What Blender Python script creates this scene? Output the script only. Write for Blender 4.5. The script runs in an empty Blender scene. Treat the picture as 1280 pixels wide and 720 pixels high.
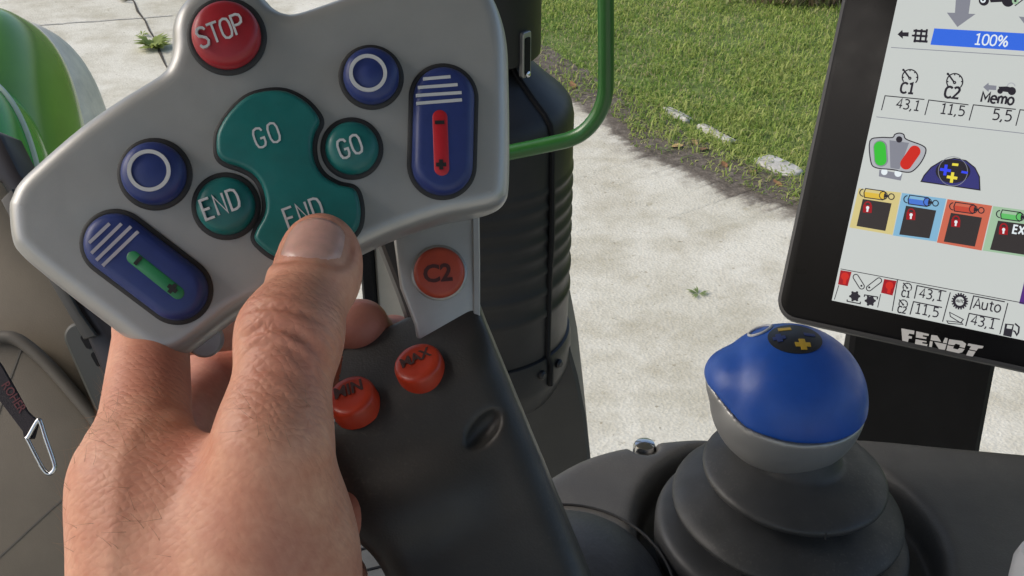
import bpy, bmesh, math, random
import numpy as np
from mathutils import Vector, Matrix
from mathutils.geometry import delaunay_2d_cdt
random.seed(7); rng = np.random.default_rng(7)
sc = bpy.context.scene
COL = sc.collection
PI = math.pi
V = Vector

# ------------------------------------------------------------------ camera
F = 1372.0                                   # focal length in pixels of a 1280 px wide frame
PITCH = math.radians(30)
CAM = V((0, 0, 2.6))
RX, UP, FW = V((1, 0, 0)), V((0, math.sin(PITCH), math.cos(PITCH))), V((0, math.cos(PITCH), -math.sin(PITCH)))
cd = bpy.data.cameras.new('camera'); cam = bpy.data.objects.new('camera', cd); COL.objects.link(cam)
cam.location = CAM; cam.rotation_euler = (PI / 2 - PITCH, 0, 0)
cd.sensor_width = 36; cd.lens = 36 * F / 1280; cd.clip_start = 0.02; cd.clip_end = 500
sc.camera = cam

def ray(px, py): return RX * ((px - 640) / F) + UP * ((360 - py) / F) + FW
def P(px, py, d): return CAM + ray(px, py) * d
def G(px, py, z=0.0):
    r = ray(px, py); return CAM + r * ((z - CAM.z) / r.z)
def PY(px, py, Y):
    r = ray(px, py); return CAM + r * (Y / r.y)
def cc(px, py, d): return np.array([(px - 640) / F * d, (360 - py) / F * d, d])     # camera-space metres
def c2w(c): return CAM + RX * float(c[0]) + UP * float(c[1]) + FW * float(c[2])
M3 = np.array([RX, UP, FW])                   # rows
def c2w_np(a): return a @ M3 + np.array(CAM)

class Frame:
    """A working plane: origin, in-plane axes, ez pointing outwards."""
    def __init__(s, o, ex, ey):
        s.o = V(o); s.ex = V(ex).normalized(); s.ez = s.ex.cross(V(ey)).normalized(); s.ey = s.ez.cross(s.ex)
    def w(s, x, y, z=0.0): return s.o + s.ex * x + s.ey * y + s.ez * z
    def uv(s, px, py, z=0.0):
        r = ray(px, py); o = s.o + s.ez * z
        t = (o - CAM).dot(s.ez) / r.dot(s.ez)
        q = CAM + r * t - s.o
        return (q.dot(s.ex), q.dot(s.ey))
    def uvs(s, pts, z=0.0): return [s.uv(x, y, z) for x, y in pts]

# ------------------------------------------------------------------ materials
MATS = {}
def mat(name, col, rough=0.5, metal=0.0, noise=0.0, nscale=40.0, bump=0.0, bscale=400.0, bdist=0.0006, spec=0.5, coat=0.0,
        emit=None, sss=0.0, col2=None, vor=False, rvar=0.0, dust=0.0):
    if name in MATS: return MATS[name]
    m = bpy.data.materials.new(name); m.use_nodes = True; nt = m.node_tree
    b = nt.nodes['Principled BSDF']
    b.inputs['Base Color'].default_value = (*col, 1); b.inputs['Roughness'].default_value = rough
    b.inputs['Metallic'].default_value = metal; b.inputs['Specular IOR Level'].default_value = spec
    b.inputs['Coat Weight'].default_value = coat; b.inputs['Coat Roughness'].default_value = 0.05
    if emit:
        b.inputs['Emission Color'].default_value = (*emit, 1); b.inputs['Emission Strength'].default_value = 1
    tc = nt.nodes.new('ShaderNodeTexCoord')
    if noise or col2:
        n = nt.nodes.new('ShaderNodeTexNoise'); n.inputs['Scale'].default_value = nscale; n.inputs['Detail'].default_value = 6
        n.inputs['Roughness'].default_value = 0.65
        nt.links.new(tc.outputs['Object'], n.inputs['Vector'])
        r = nt.nodes.new('ShaderNodeValToRGB')
        c2 = col2 or tuple(c * (1 - noise) for c in col); c1 = col if col2 else tuple(min(1, c * (1 + noise)) for c in col)
        r.color_ramp.elements[0].color = (*c2, 1); r.color_ramp.elements[0].position = 0.35
        r.color_ramp.elements[1].color = (*c1, 1); r.color_ramp.elements[1].position = 0.65
        nt.links.new(n.outputs['Fac'], r.inputs['Fac']); nt.links.new(r.outputs['Color'], b.inputs['Base Color'])
    if dust:
        def nz(sc_, det):
            q = nt.nodes.new('ShaderNodeTexNoise'); q.inputs['Scale'].default_value = sc_; q.inputs['Detail'].default_value = det; nt.links.new(tc.outputs['Object'], q.inputs['Vector']); return q.outputs['Fac']
        def mrange(o, a, b_, hi=1.0):
            q = nt.nodes.new('ShaderNodeMapRange'); q.inputs['From Min'].default_value = a; q.inputs['From Max'].default_value = b_; q.inputs['To Max'].default_value = hi; nt.links.new(o, q.inputs['Value']); return q.outputs['Result']
        fine_, wide_ = mrange(nz(900, 2), .56, .70), mrange(nz(24, 5), .40, .66, dust)
        mu = nt.nodes.new('ShaderNodeMath'); mu.operation = 'MULTIPLY_ADD'; nt.links.new(fine_, mu.inputs[0]); nt.links.new(wide_, mu.inputs[1])
        m2 = nt.nodes.new('ShaderNodeMath'); m2.operation = 'MULTIPLY'; nt.links.new(wide_, m2.inputs[0]); m2.inputs[1].default_value = .35; nt.links.new(m2.outputs[0], mu.inputs[2])
        mxd = nt.nodes.new('ShaderNodeMix'); mxd.data_type = 'RGBA'; nt.links.new(mu.outputs[0], mxd.inputs[0]); mxd.inputs[7].default_value = (.34, .31, .26, 1)
        if b.inputs['Base Color'].links: nt.links.new(b.inputs['Base Color'].links[0].from_socket, mxd.inputs[6])
        else: mxd.inputs[6].default_value = (*col, 1)
        nt.links.new(mxd.outputs[2], b.inputs['Base Color'])
    if rvar:
        n3 = nt.nodes.new('ShaderNodeTexNoise'); n3.inputs['Scale'].default_value = nscale * 1.7; n3.inputs['Detail'].default_value = 5
        nt.links.new(tc.outputs['Object'], n3.inputs['Vector'])
        mr = nt.nodes.new('ShaderNodeMapRange'); mr.inputs['From Min'].default_value = 0.3; mr.inputs['From Max'].default_value = 0.7
        mr.inputs['To Min'].default_value = max(0, rough - rvar); mr.inputs['To Max'].default_value = rough + rvar
        nt.links.new(n3.outputs['Fac'], mr.inputs['Value']); nt.links.new(mr.outputs['Result'], b.inputs['Roughness'])
    if bump:
        if vor:
            n2 = nt.nodes.new('ShaderNodeTexVoronoi'); n2.inputs['Scale'].default_value = bscale; o = n2.outputs['Distance']
        else:
            n2 = nt.nodes.new('ShaderNodeTexNoise'); n2.inputs['Scale'].default_value = bscale; n2.inputs['Detail'].default_value = 3; o = n2.outputs['Fac']
        nt.links.new(tc.outputs['Object'], n2.inputs['Vector'])
        bp = nt.nodes.new('ShaderNodeBump'); bp.inputs['Strength'].default_value = bump; bp.inputs['Distance'].default_value = bdist
        nt.links.new(o, bp.inputs['Height']); nt.links.new(bp.outputs['Normal'], b.inputs['Normal'])
    MATS[name] = m
    return m

silver = mat('silver_paint', (0.42, 0.42, 0.41), 0.40, 0.5, noise=0.02, nscale=120, bump=0.25, bscale=2200, bdist=0.00008, rvar=0.025)
silver_d = mat('silver_knob_paint', (0.37, 0.37, 0.37), 0.38, 0.5, bump=0.2, bscale=2400, bdist=0.00008)
gasket = mat('gasket_rubber', (0.022, 0.022, 0.024), 0.6)
blue_b = mat('blue_button_plastic', (0.022, 0.04, 0.17), 0.42, noise=0.08, nscale=160, bump=0.1, bscale=2500, bdist=0.00005, rvar=0.06)
teal_b = mat('teal_button_plastic', (0.010, 0.145, 0.137), 0.38, noise=0.08, nscale=160, bump=0.1, bscale=2500, bdist=0.00005, rvar=0.06)
red_b = mat('red_button_plastic', (0.36, 0.018, 0.028), 0.36, noise=0.08, nscale=160, rvar=0.06)
orange_b = mat('orange_button_plastic', (0.46, 0.04, 0.014), 0.36, noise=0.08, nscale=160, rvar=0.05)
c2_red = mat('red_orange_button_plastic', (0.42, 0.06, 0.03), 0.4, noise=0.08, nscale=160)
ink_w = mat('pale_grey_print', (0.56, 0.57, 0.58), 0.5)
ink_l = mat('lilac_grey_print', (0.40, 0.39, 0.44), 0.5)
ink_k = mat('black_print', (0.012, 0.012, 0.012), 0.5)
ink_r = mat('red_inlay', (0.50, 0.014, 0.025), 0.42)
ink_g = mat('green_inlay', (0.018, 0.19, 0.075), 0.42)
dark_p = mat('dark_grip_plastic', (0.034, 0.0335, 0.0325), 0.48, noise=0.12, nscale=60, bump=0.35, bscale=1500, bdist=0.00012, vor=True, rvar=0.07, dust=.07)
console_m = mat('grey_console_plastic', (0.112, 0.109, 0.105), 0.55, noise=0.1, nscale=30, bump=0.4, bscale=1300, bdist=0.00012, vor=True, rvar=0.08, dust=.16)
leather = mat('grained_dark_leather', (0.05, 0.05, 0.055), 0.5, noise=0.15, nscale=90, bump=0.45, bscale=700, bdist=0.0003, vor=True, dust=.1)
rubber = mat('bellows_rubber', (0.043, 0.044, 0.046), 0.5, noise=0.15, nscale=60, bump=0.4, bscale=900, bdist=0.00015, rvar=0.1, dust=.14)
blue_k = mat('blue_knob_rubber', (0.014, 0.085, 0.42), 0.4, noise=0.06, nscale=100, bump=0.35, bscale=1900, bdist=0.0001, rvar=0.08)
chrome = mat('chrome', (0.6, 0.6, 0.6), 0.18, 1.0)
steel = mat('dull_steel', (0.32, 0.32, 0.31), 0.4, 0.8)
black_g = mat('black_gloss_bezel', (0.006, 0.006, 0.007), 0.3, rvar=0.04, spec=.1)
grey_h = mat('dark_grey_housing', (0.05, 0.05, 0.053), 0.5, bump=0.3, bscale=1500, bdist=0.0001)
black_p = mat('black_plastic', (0.006, 0.006, 0.007), 0.55, noise=0.2, spec=.15)
black_paint = mat('black_exhaust_paint', (0.008, 0.008, 0.0085), 0.45, spec=.35, noise=0.25, nscale=6, bump=0.15, bscale=90, bdist=0.001, rvar=0.1)
green_p = mat('green_rail_paint', (0.016, 0.095, 0.014), 0.3, coat=0.15, noise=0.1, nscale=12)
green_h = mat('green_bonnet_paint', (0.12, 0.30, 0.035), 0.22, coat=0.3, noise=0.08, nscale=6, rvar=0.06)
cream_h = mat('cream_trim_paint', (0.74, 0.67, 0.53), 0.45, noise=0.15, nscale=14)
cowl_m = mat('beige_grey_cab_trim', (0.145, 0.122, 0.09), 0.6, noise=0.08, nscale=20, bump=0.4, bscale=1100, bdist=0.00015, vor=True)
cowl_d = mat('brown_grey_cab_trim', (0.085, 0.076, 0.064), 0.6, noise=0.1, nscale=20)
post_m = mat('beige_post_trim', (0.36, 0.33, 0.28), 0.6, noise=0.06, nscale=20)
webbing = mat('black_webbing', (0.014, 0.011, 0.016), 0.85, bump=0.8, bscale=1500, bdist=0.0003)
web_red = mat('dark_red_print', (0.08, 0.014, 0.02), 0.7)
floor_m = mat('grey_rubber_mat', (0.065, 0.067, 0.065), 0.8, noise=0.15, nscale=30)

def emis(name, c, k=1.0):
    return mat('screen_' + name, tuple(x * 0.1 for x in c), 0.3, spec=.2, emit=tuple(x * k for x in c))
s_bg = emis('background', (0.405, 0.425, 0.41)); s_k = emis('black', (0.018, 0.016, 0.022)); s_bl = emis('blue', (0.03, 0.105, 0.52))
s_w = emis('white', (0.55, 0.6, 0.62)); s_gr = emis('grey', (0.165, 0.17, 0.20)); s_lg = emis('light_grey', (0.30, 0.31, 0.33))
s_green = emis('green', (0.03, 0.36, 0.03)); s_red = emis('red', (0.42, 0.018, 0.012)); s_navy = emis('navy', (0.03, 0.03, 0.13))
s_b2 = emis('bright_blue', (0.03, 0.05, 0.62)); s_y = emis('yellow', (0.58, 0.5, 0.05))
s_ty = emis('pale_yellow', (0.46, 0.39, 0.17)); s_tb = emis('pale_blue', (0.16, 0.32, 0.45)); s_tr = emis('pale_red', (0.42, 0.10, 0.06))
s_tg = emis('pale_green', (0.25, 0.37, 0.25)); s_dk = emis('charcoal', (0.028, 0.024, 0.024)); s_dr = emis('dark_red', (0.24, 0.008, 0.012))
s_cy = emis('cylinder_gold', (0.50, 0.34, 0.04)); s_cb = emis('cylinder_blue', (0.05, 0.13, 0.45)); s_cr = emis('cylinder_red', (0.38, 0.05, 0.03)); s_cg = emis('cylinder_green', (0.09, 0.36, 0.10))
s_pu = emis('purple', (0.06, 0.02, 0.14))

# ------------------------------------------------------------------ scene helpers
ORG = {}
def tag(o, label=None, cat=None, group=None, kind=None):
    if label: o['label'] = label
    if cat: o['category'] = cat
    if group: o['group'] = group
    if kind: o['kind'] = kind
    return o
def empty(name, loc, label, cat, group=None):
    o = bpy.data.objects.new(name, None); COL.objects.link(o); o.location = loc; o.empty_display_size = 0.02
    ORG[o.name] = V(loc); return tag(o, label, cat, group)

class MB:
    def __init__(s): s.v = []; s.f = []; s.m = []; s.mats = []; s.flatf = set()
    def mi(s, m):
        if m not in s.mats: s.mats.append(m)
        return s.mats.index(m)
    def add(s, vs, fs, m):
        k = len(s.v); i = s.mi(m); s.v += [V(v) for v in vs]
        for f in fs: s.f.append([k + a for a in f]); s.m.append(i)
    def build(s, name, parent=None, origin=None, sharp=40, recalc=True):
        org = ORG[parent.name] if parent else V(origin if origin is not None else s.v[0])
        me = bpy.data.meshes.new(name)
        me.from_pydata([tuple(v - org) for v in s.v], [], s.f)
        for m in s.mats: me.materials.append(m)
        me.polygons.foreach_set('material_index', s.m)
        if recalc:
            bm = bmesh.new(); bm.from_mesh(me); bmesh.ops.recalc_face_normals(bm, faces=bm.faces); bm.to_mesh(me); bm.free()
        me.polygons.foreach_set('use_smooth', [i not in s.flatf for i in range(len(me.polygons))])
        me.set_sharp_from_angle(angle=math.radians(sharp))
        return link(name, me, parent, org)
def link(name, me, parent, org):
    o = bpy.data.objects.new(name, me); COL.objects.link(o)
    if parent: o.parent = parent
    else: o.location = org
    ORG[o.name] = V(org); me.update(); return o

def catmull(pts, n=6, closed=True):
    out = []; N = len(pts); pts = [V((p[0], p[1], p[2] if len(p) > 2 else 0)) for p in pts]
    for i in range(N if closed else N - 1):
        if closed: a, b, c, d = pts[i - 1], pts[i], pts[(i + 1) % N], pts[(i + 2) % N]
        else: a, b, c, d = pts[max(i - 1, 0)], pts[i], pts[i + 1], pts[min(i + 2, N - 1)]
        for k in range(n):
            t = k / n
            out.append(0.5 * ((2 * b) + (c - a) * t + (2 * a - 5 * b + 4 * c - d) * t * t + (3 * b - a - 3 * c + d) * t ** 3))
    if not closed: out.append(pts[-1])
    return out
def c2d(pts, n=6, closed=True): return [(p.x, p.y) for p in catmull(pts, n, closed)]
def area(p): return 0.5 * sum(p[i - 1][0] * p[i][1] - p[i][0] * p[i - 1][1] for i in range(len(p)))
def ccw(p): return p if area(p) > 0 else p[::-1]
def offset(p, d):
    N = len(p); out = []
    for i in range(N):
        a, b, c = V(p[i - 1]), V(p[i]), V(p[(i + 1) % N])
        e1, e2 = (b - a).normalized(), (c - b).normalized()
        n1, n2 = V((e1.y, -e1.x)), V((e2.y, -e2.x)); n = n1 + n2
        if n.length < 1e-6: n = n1
        n.normalize(); k = max(0.5, n.dot(n1)); q = b + n * (d / k); out.append((q.x, q.y))
    return out
def circle(c, r, n=48, ry=None, a0=0): return [(c[0] + r * math.cos(a0 + 2 * PI * i / n), c[1] + (ry or r) * math.sin(a0 + 2 * PI * i / n)) for i in range(n)]
def stadium(c, length, width, ang, n=20):
    r = width / 2; h = length / 2 - r; out = []
    for s, a0 in ((1, -PI / 2), (-1, PI / 2)):
        for i in range(n + 1):
            a = a0 + PI * i / n; out.append((s * h + r * math.cos(a), r * math.sin(a)))
    ca, sa = math.cos(ang), math.sin(ang)
    return [(c[0] + x * ca - y * sa, c[1] + x * sa + y * ca) for x, y in out]
def rrect(x0, y0, x1, y1, r, n=8):
    out = []
    for cx, cy, a0 in ((x1 - r, y1 - r, 0), (x0 + r, y1 - r, PI / 2), (x0 + r, y0 + r, PI), (x1 - r, y0 + r, 1.5 * PI)):
        for i in range(n + 1):
            a = a0 + PI / 2 * i / n; out.append((cx + r * math.cos(a), cy + r * math.sin(a)))
    return out
def loft(mb, fr, pts, prof, m, cap0=True, cap1=True, zf=None):
    """pts: local 2-D outline; prof: (offset, z) rings."""
    pts = ccw(pts); N = len(pts); vs = []; fs = []
    for off, z in prof:
        for x, y in (offset(pts, off) if abs(off) > 1e-9 else pts): vs.append(fr.w(x, y, z + (zf(x, y) if zf else 0)))
    for k in range(len(prof) - 1):
        for i in range(N):
            j = (i + 1) % N; fs.append([k * N + i, k * N + j, (k + 1) * N + j, (k + 1) * N + i])
    if cap1: fs.append([(len(prof) - 1) * N + i for i in range(N)]); mb.flatf.add(len(mb.f) + len(fs) - 1)
    if cap0: fs.append([i for i in range(N)][::-1])
    mb.add(vs, fs, m)
def flat(mb, fr, pts, z, m):
    pts = ccw(pts); mb.add([fr.w(x, y, z) for x, y in pts], [list(range(len(pts)))], m)
def ribbon(mb, fr, pts, width, z0, z1, m, closed=False):
    N = len(pts); L = []; Rr = []
    for i in range(N):
        a = V(pts[i - 1]) if (i > 0 or closed) else None; b = V(pts[i]); c = V(pts[(i + 1) % N]) if (i < N - 1 or closed) else None
        e1 = (b - a).normalized() if a is not None else (c - b).normalized(); e2 = (c - b).normalized() if c is not None else e1
        n = V((-e1.y - e2.y, e1.x + e2.x))
        if n.length < 1e-6: n = V((-e1.y, e1.x))
        n.normalize(); k = max(0.55, n.dot(V((-e1.y, e1.x)))); h = width / 2 / k
        L.append(b + n * h); Rr.append(b - n * h)
    vs = []; fs = []
    for i in range(N):
        for q, z in ((L[i], z0), (L[i], z1), (Rr[i], z1), (Rr[i], z0)): vs.append(fr.w(q.x, q.y, z))
    for i in range(N if closed else N - 1):
        j = (i + 1) % N
        for a, b in ((0, 1), (1, 2), (2, 3)): fs.append([4 * i + a, 4 * i + b, 4 * j + b, 4 * j + a])
    if not closed: fs += [[0, 1, 2, 3], [4 * N - 4, 4 * N - 3, 4 * N - 2, 4 * N - 1]]
    mb.add(vs, fs, m)
def lathe(mb, o, ax, ref, prof, m, n=64, cap=True):
    """prof: (r, h) along axis ax from o."""
    ax = V(ax).normalized(); ref = V(ref); u = (ref - ax * ref.dot(ax)).normalized(); w = ax.cross(u); vs = []; fs = []
    for r, h in prof:
        for i in range(n):
            a = 2 * PI * i / n; vs.append(V(o) + ax * h + (u * math.cos(a) + w * math.sin(a)) * r)
    for k in range(len(prof) - 1):
        for i in range(n):
            j = (i + 1) % n; fs.append([k * n + i, k * n + j, (k + 1) * n + j, (k + 1) * n + i])
    if cap: fs += [list(range(n))[::-1], [(len(prof) - 1) * n + i for i in range(n)]]
    mb.add(vs, fs, m)
def tube(mb, pts, r, m, n=14, closed=False, caps=True):
    pts = [V(p) for p in pts]; N = len(pts); vs = []; fs = []; u = None
    for i in range(N):
        t = (pts[(i + 1) % N] - pts[i - 1]) if closed else (pts[min(i + 1, N - 1)] - pts[max(i - 1, 0)])
        t.normalize()
        if u is None: u = t.orthogonal().normalized()
        u = (u - t * u.dot(t)).normalized(); w = t.cross(u); rr = r[i] if isinstance(r, (list, tuple)) else r
        for k in range(n):
            a = 2 * PI * k / n; vs.append(pts[i] + (u * math.cos(a) + w * math.sin(a)) * rr)
    for i in range(N if closed else N - 1):
        j = (i + 1) % N
        for k in range(n):
            l = (k + 1) % n; fs.append([i * n + k, i * n + l, j * n + l, j * n + k])
    if caps and not closed: fs += [list(range(n))[::-1], [(N - 1) * n + k for k in range(n)]]
    mb.add(vs, fs, m)
TXT = {}
def text(mb, fr, s, p0, p1, z, m, bold=0.0, ys=1.0, lift=0.0):
    """Lettering from p0 to p1 (image points on the plane, baseline)."""
    key = (s, bold)
    if key not in TXT:
        cu = bpy.data.curves.new('t', 'FONT'); cu.body = s; cu.offset = bold; cu.resolution_u = 3
        ob = bpy.data.objects.new('t', cu); COL.objects.link(ob); bpy.context.view_layer.update()
        me = bpy.data.meshes.new_from_object(ob.evaluated_get(bpy.context.evaluated_depsgraph_get()))
        TXT[key] = ([(v.co.x, v.co.y) for v in me.vertices], [list(p.vertices) for p in me.polygons])
        bpy.data.objects.remove(ob); bpy.data.curves.remove(cu); bpy.data.meshes.remove(me)
    vs, fs = TXT[key]; x0 = min(v[0] for v in vs); x1 = max(v[0] for v in vs)
    a = V(fr.uv(*p0, z)); b = V(fr.uv(*p1, z)); e = b - a; k = e.length / (x1 - x0); e.normalize(); n = V((-e.y, e.x))
    out = []
    for x, y in vs:
        q = a + e * ((x - x0) * k) + n * (y * k * ys); out.append(fr.w(q.x, q.y, z + lift))
    mb.add(out, fs, m)
GLY = {
 'S': [([(.55, .84), (.46, .96), (.3, 1), (.13, .95), (.05, .78), (.12, .62), (.3, .53), (.48, .42), (.56, .25), (.48, .06), (.3, 0), (.13, .03), (.03, .16)], 0)],
 'T': [([(.0, 1), (.6, 1)], 0), ([(.3, 1), (.3, 0)], 0)],
 'O': [([(.3, 1), (.12, .94), (.04, .75), (.03, .5), (.04, .25), (.12, .06), (.3, 0), (.48, .06), (.56, .25), (.57, .5), (.56, .75), (.48, .94)], 1)],
 'P': [([(.05, 0), (.05, 1), (.36, 1), (.52, .92), (.57, .74), (.52, .56), (.36, .48), (.05, .48)], 0)],
 'G': [([(.56, .8), (.48, .95), (.3, 1), (.12, .94), (.04, .75), (.03, .5), (.04, .25), (.12, .06), (.3, 0), (.48, .05), (.56, .2), (.56, .45), (.34, .45)], 0)],
 'E': [([(.56, 1), (.05, 1), (.05, 0), (.56, 0)], 0), ([(.05, .5), (.46, .5)], 0)],
 'N': [([(.04, 0), (.04, 1), (.56, 0), (.56, 1)], 0)],
 'D': [([(.05, 0), (.05, 1), (.3, 1), (.48, .92), (.56, .7), (.57, .5), (.56, .3), (.48, .08), (.3, 0)], 1)]}
def letters(mb, fr, s, pc, ang, hpx, adv, wpx, z0, z1, m):
    """Monoline raised lettering centred on image point pc."""
    a = math.radians(ang); e = (math.cos(a), -math.sin(a)); n = (-math.sin(a), -math.cos(a)); tot = adv * (len(s) - 1)
    q0 = V(fr.uv(pc[0], pc[1], z1)); q1 = V(fr.uv(pc[0] + 10, pc[1], z1)); k = (q1 - q0).length / 10
    for i, ch in enumerate(s):
        ox = -tot / 2 + adv * i - .3 * hpx * .9
        for pl, cl in GLY[ch]:
            pts = []
            for x, y in pl:
                u = ox + x * hpx * .9; v = (y - .5) * hpx
                pts.append(fr.uv(pc[0] + e[0] * u + n[0] * v, pc[1] + e[1] * u + n[1] * v, z1))
            ribbon(mb, fr, pts, wpx * k, z0, z1, m, bool(cl))

# ---- implicit surfaces (naive surface nets)
def nets(fn, lo, hi, res):
    lo = np.array(lo, float); hi = np.array(hi, float); n = np.ceil((hi - lo) / res).astype(int) + 1
    ax = [lo[i] + res * np.arange(n[i]) for i in range(3)]
    val = np.empty(n, np.float32)
    for s in range(0, n[0], 16):
        X, Y, Z = np.meshgrid(ax[0][s:s + 16], ax[1], ax[2], indexing='ij'); val[s:s + 16] = fn(np.stack([X, Y, Z], -1))
    neg = val < 0
    c = [neg[dx:n[0] - 1 + dx, dy:n[1] - 1 + dy, dz:n[2] - 1 + dz] for dx in (0, 1) for dy in (0, 1) for dz in (0, 1)]
    cnt = sum(a.astype(np.int8) for a in c); act = (cnt > 0) & (cnt < 8); idx = np.argwhere(act)
    vid = -np.ones(act.shape, np.int64); vid[act] = np.arange(len(idx))
    acc = np.zeros((len(idx), 3)); num = np.zeros(len(idx))
    cor = [np.array(q) for q in ((0, 0, 0), (0, 0, 1), (0, 1, 0), (0, 1, 1), (1, 0, 0), (1, 0, 1), (1, 1, 0), (1, 1, 1))]
    cv = [val[tuple((idx + q).T)] for q in cor]
    for a in range(8):
        for b in range(a + 1, 8):
            if np.abs(cor[a] - cor[b]).sum() != 1: continue
            k = (cv[a] < 0) != (cv[b] < 0)
            t = cv[a] / np.where(k, cv[a] - cv[b], 1)
            acc[k] += (cor[a] + (cor[b] - cor[a]) * t[:, None])[k]; num[k] += 1
    verts = lo + (idx + acc / num[:, None]) * res
    faces = []
    for d in range(3):
        e1, e2 = [(1, 2), (2, 0), (0, 1)][d]
        sl0 = [slice(None)] * 3; sl1 = [slice(None)] * 3; sl0[d] = slice(0, -1); sl1[d] = slice(1, None)
        a = neg[tuple(sl0)]; b = neg[tuple(sl1)]; cr = np.argwhere(a != b)
        ok = (cr[:, e1] > 0) & (cr[:, e2] > 0) & (cr[:, e1] < n[e1] - 1) & (cr[:, e2] < n[e2] - 1); cr = cr[ok]
        inside = a[tuple(cr.T)]; q = []
        for o1, o2 in ((1, 1), (0, 1), (0, 0), (1, 0)):
            t = cr.copy(); t[:, e1] -= o1; t[:, e2] -= o2; q.append(vid[tuple(t.T)])
        q = np.stack(q, 1); q[~inside] = q[~inside][:, ::-1]; faces.append(q)
    return verts, np.concatenate(faces)
def np_mesh(name, verts, faces, mats, parent=None, origin=None, midx=None, flip=False):
    org = ORG[parent.name] if parent else V(origin); me = bpy.data.meshes.new(name)
    if flip: faces = faces[:, ::-1]
    me.vertices.add(len(verts)); me.vertices.foreach_set('co', (verts - np.array(org)).astype(np.float32).ravel())
    k = faces.shape[1]; me.loops.add(faces.size); me.polygons.add(len(faces))
    me.loops.foreach_set('vertex_index', faces.astype(np.int32).ravel())
    me.polygons.foreach_set('loop_start', np.arange(0, faces.size, k, dtype=np.int32))
    for m in mats: me.materials.append(m)
    if midx is not None: me.polygons.foreach_set('material_index', midx.astype(np.int32))
    me.polygons.foreach_set('use_smooth', np.ones(len(faces), bool)); me.update(calc_edges=True); me.validate()
    return link(name, me, parent, org)
def smin(a, b, k):
    h = np.maximum(k - np.abs(a - b), 0) / k; return np.minimum(a, b) - h * h * k / 4
def smax(a, b, k): return -smin(-a, -b, k)
def cone(p, a, b, r1, r2):
    ba = b - a; h = np.clip(((p - a) @ ba) / (ba @ ba), 0, 1)
    return np.linalg.norm(p - a - h[..., None] * ba, axis=-1) - (r1 + (r2 - r1) * h)
def ellipsoid(p, c, r, Rm=None):
    q = p - c
    if Rm is not None: q = q @ Rm.T
    r = np.array(r); k0 = np.linalg.norm(q / r, axis=-1); k1 = np.linalg.norm(q / (r * r), axis=-1)
    return k0 * (k0 - 1) / np.maximum(k1, 1e-6)

# ------------------------------------------------------------------ world, sun
SUN_EL, SUN_AZ = math.radians(42), math.radians(-92)       # azimuth measured from +Y towards +X
w = bpy.data.worlds.new('World'); sc.world = w; w.use_nodes = True; nt = w.node_tree
sky = nt.nodes.new('ShaderNodeTexSky'); sky.sky_type = 'NISHITA'; sky.sun_disc = False
sky.sun_elevation = SUN_EL; sky.sun_rotation = SUN_AZ; sky.air_density = 1.0; sky.dust_density = 3.5; sky.ozone_density = 1.0
bg = nt.nodes['Background']; nt.links.new(sky.outputs['Color'], bg.inputs['Color']); bg.inputs['Strength'].default_value = 0.15
sd = bpy.data.lights.new('sun', 'SUN'); sd.energy = 1.3; sd.angle = math.radians(32); sd.color = (1, 0.96, 0.9)
so = bpy.data.objects.new('sun', sd); COL.objects.link(so)
dirv = V((math.sin(SUN_AZ) * math.cos(SUN_EL), math.cos(SUN_AZ) * math.cos(SUN_EL), math.sin(SUN_EL)))
so.rotation_euler = dirv.to_track_quat('Z', 'Y').to_euler(); so.location = (0, 0, 8)
sc.view_settings.view_transform = 'Standard'; sc.view_settings.look = 'None'; sc.view_settings.gamma = 1
sc.view_settings.exposure = 0.45

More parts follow.
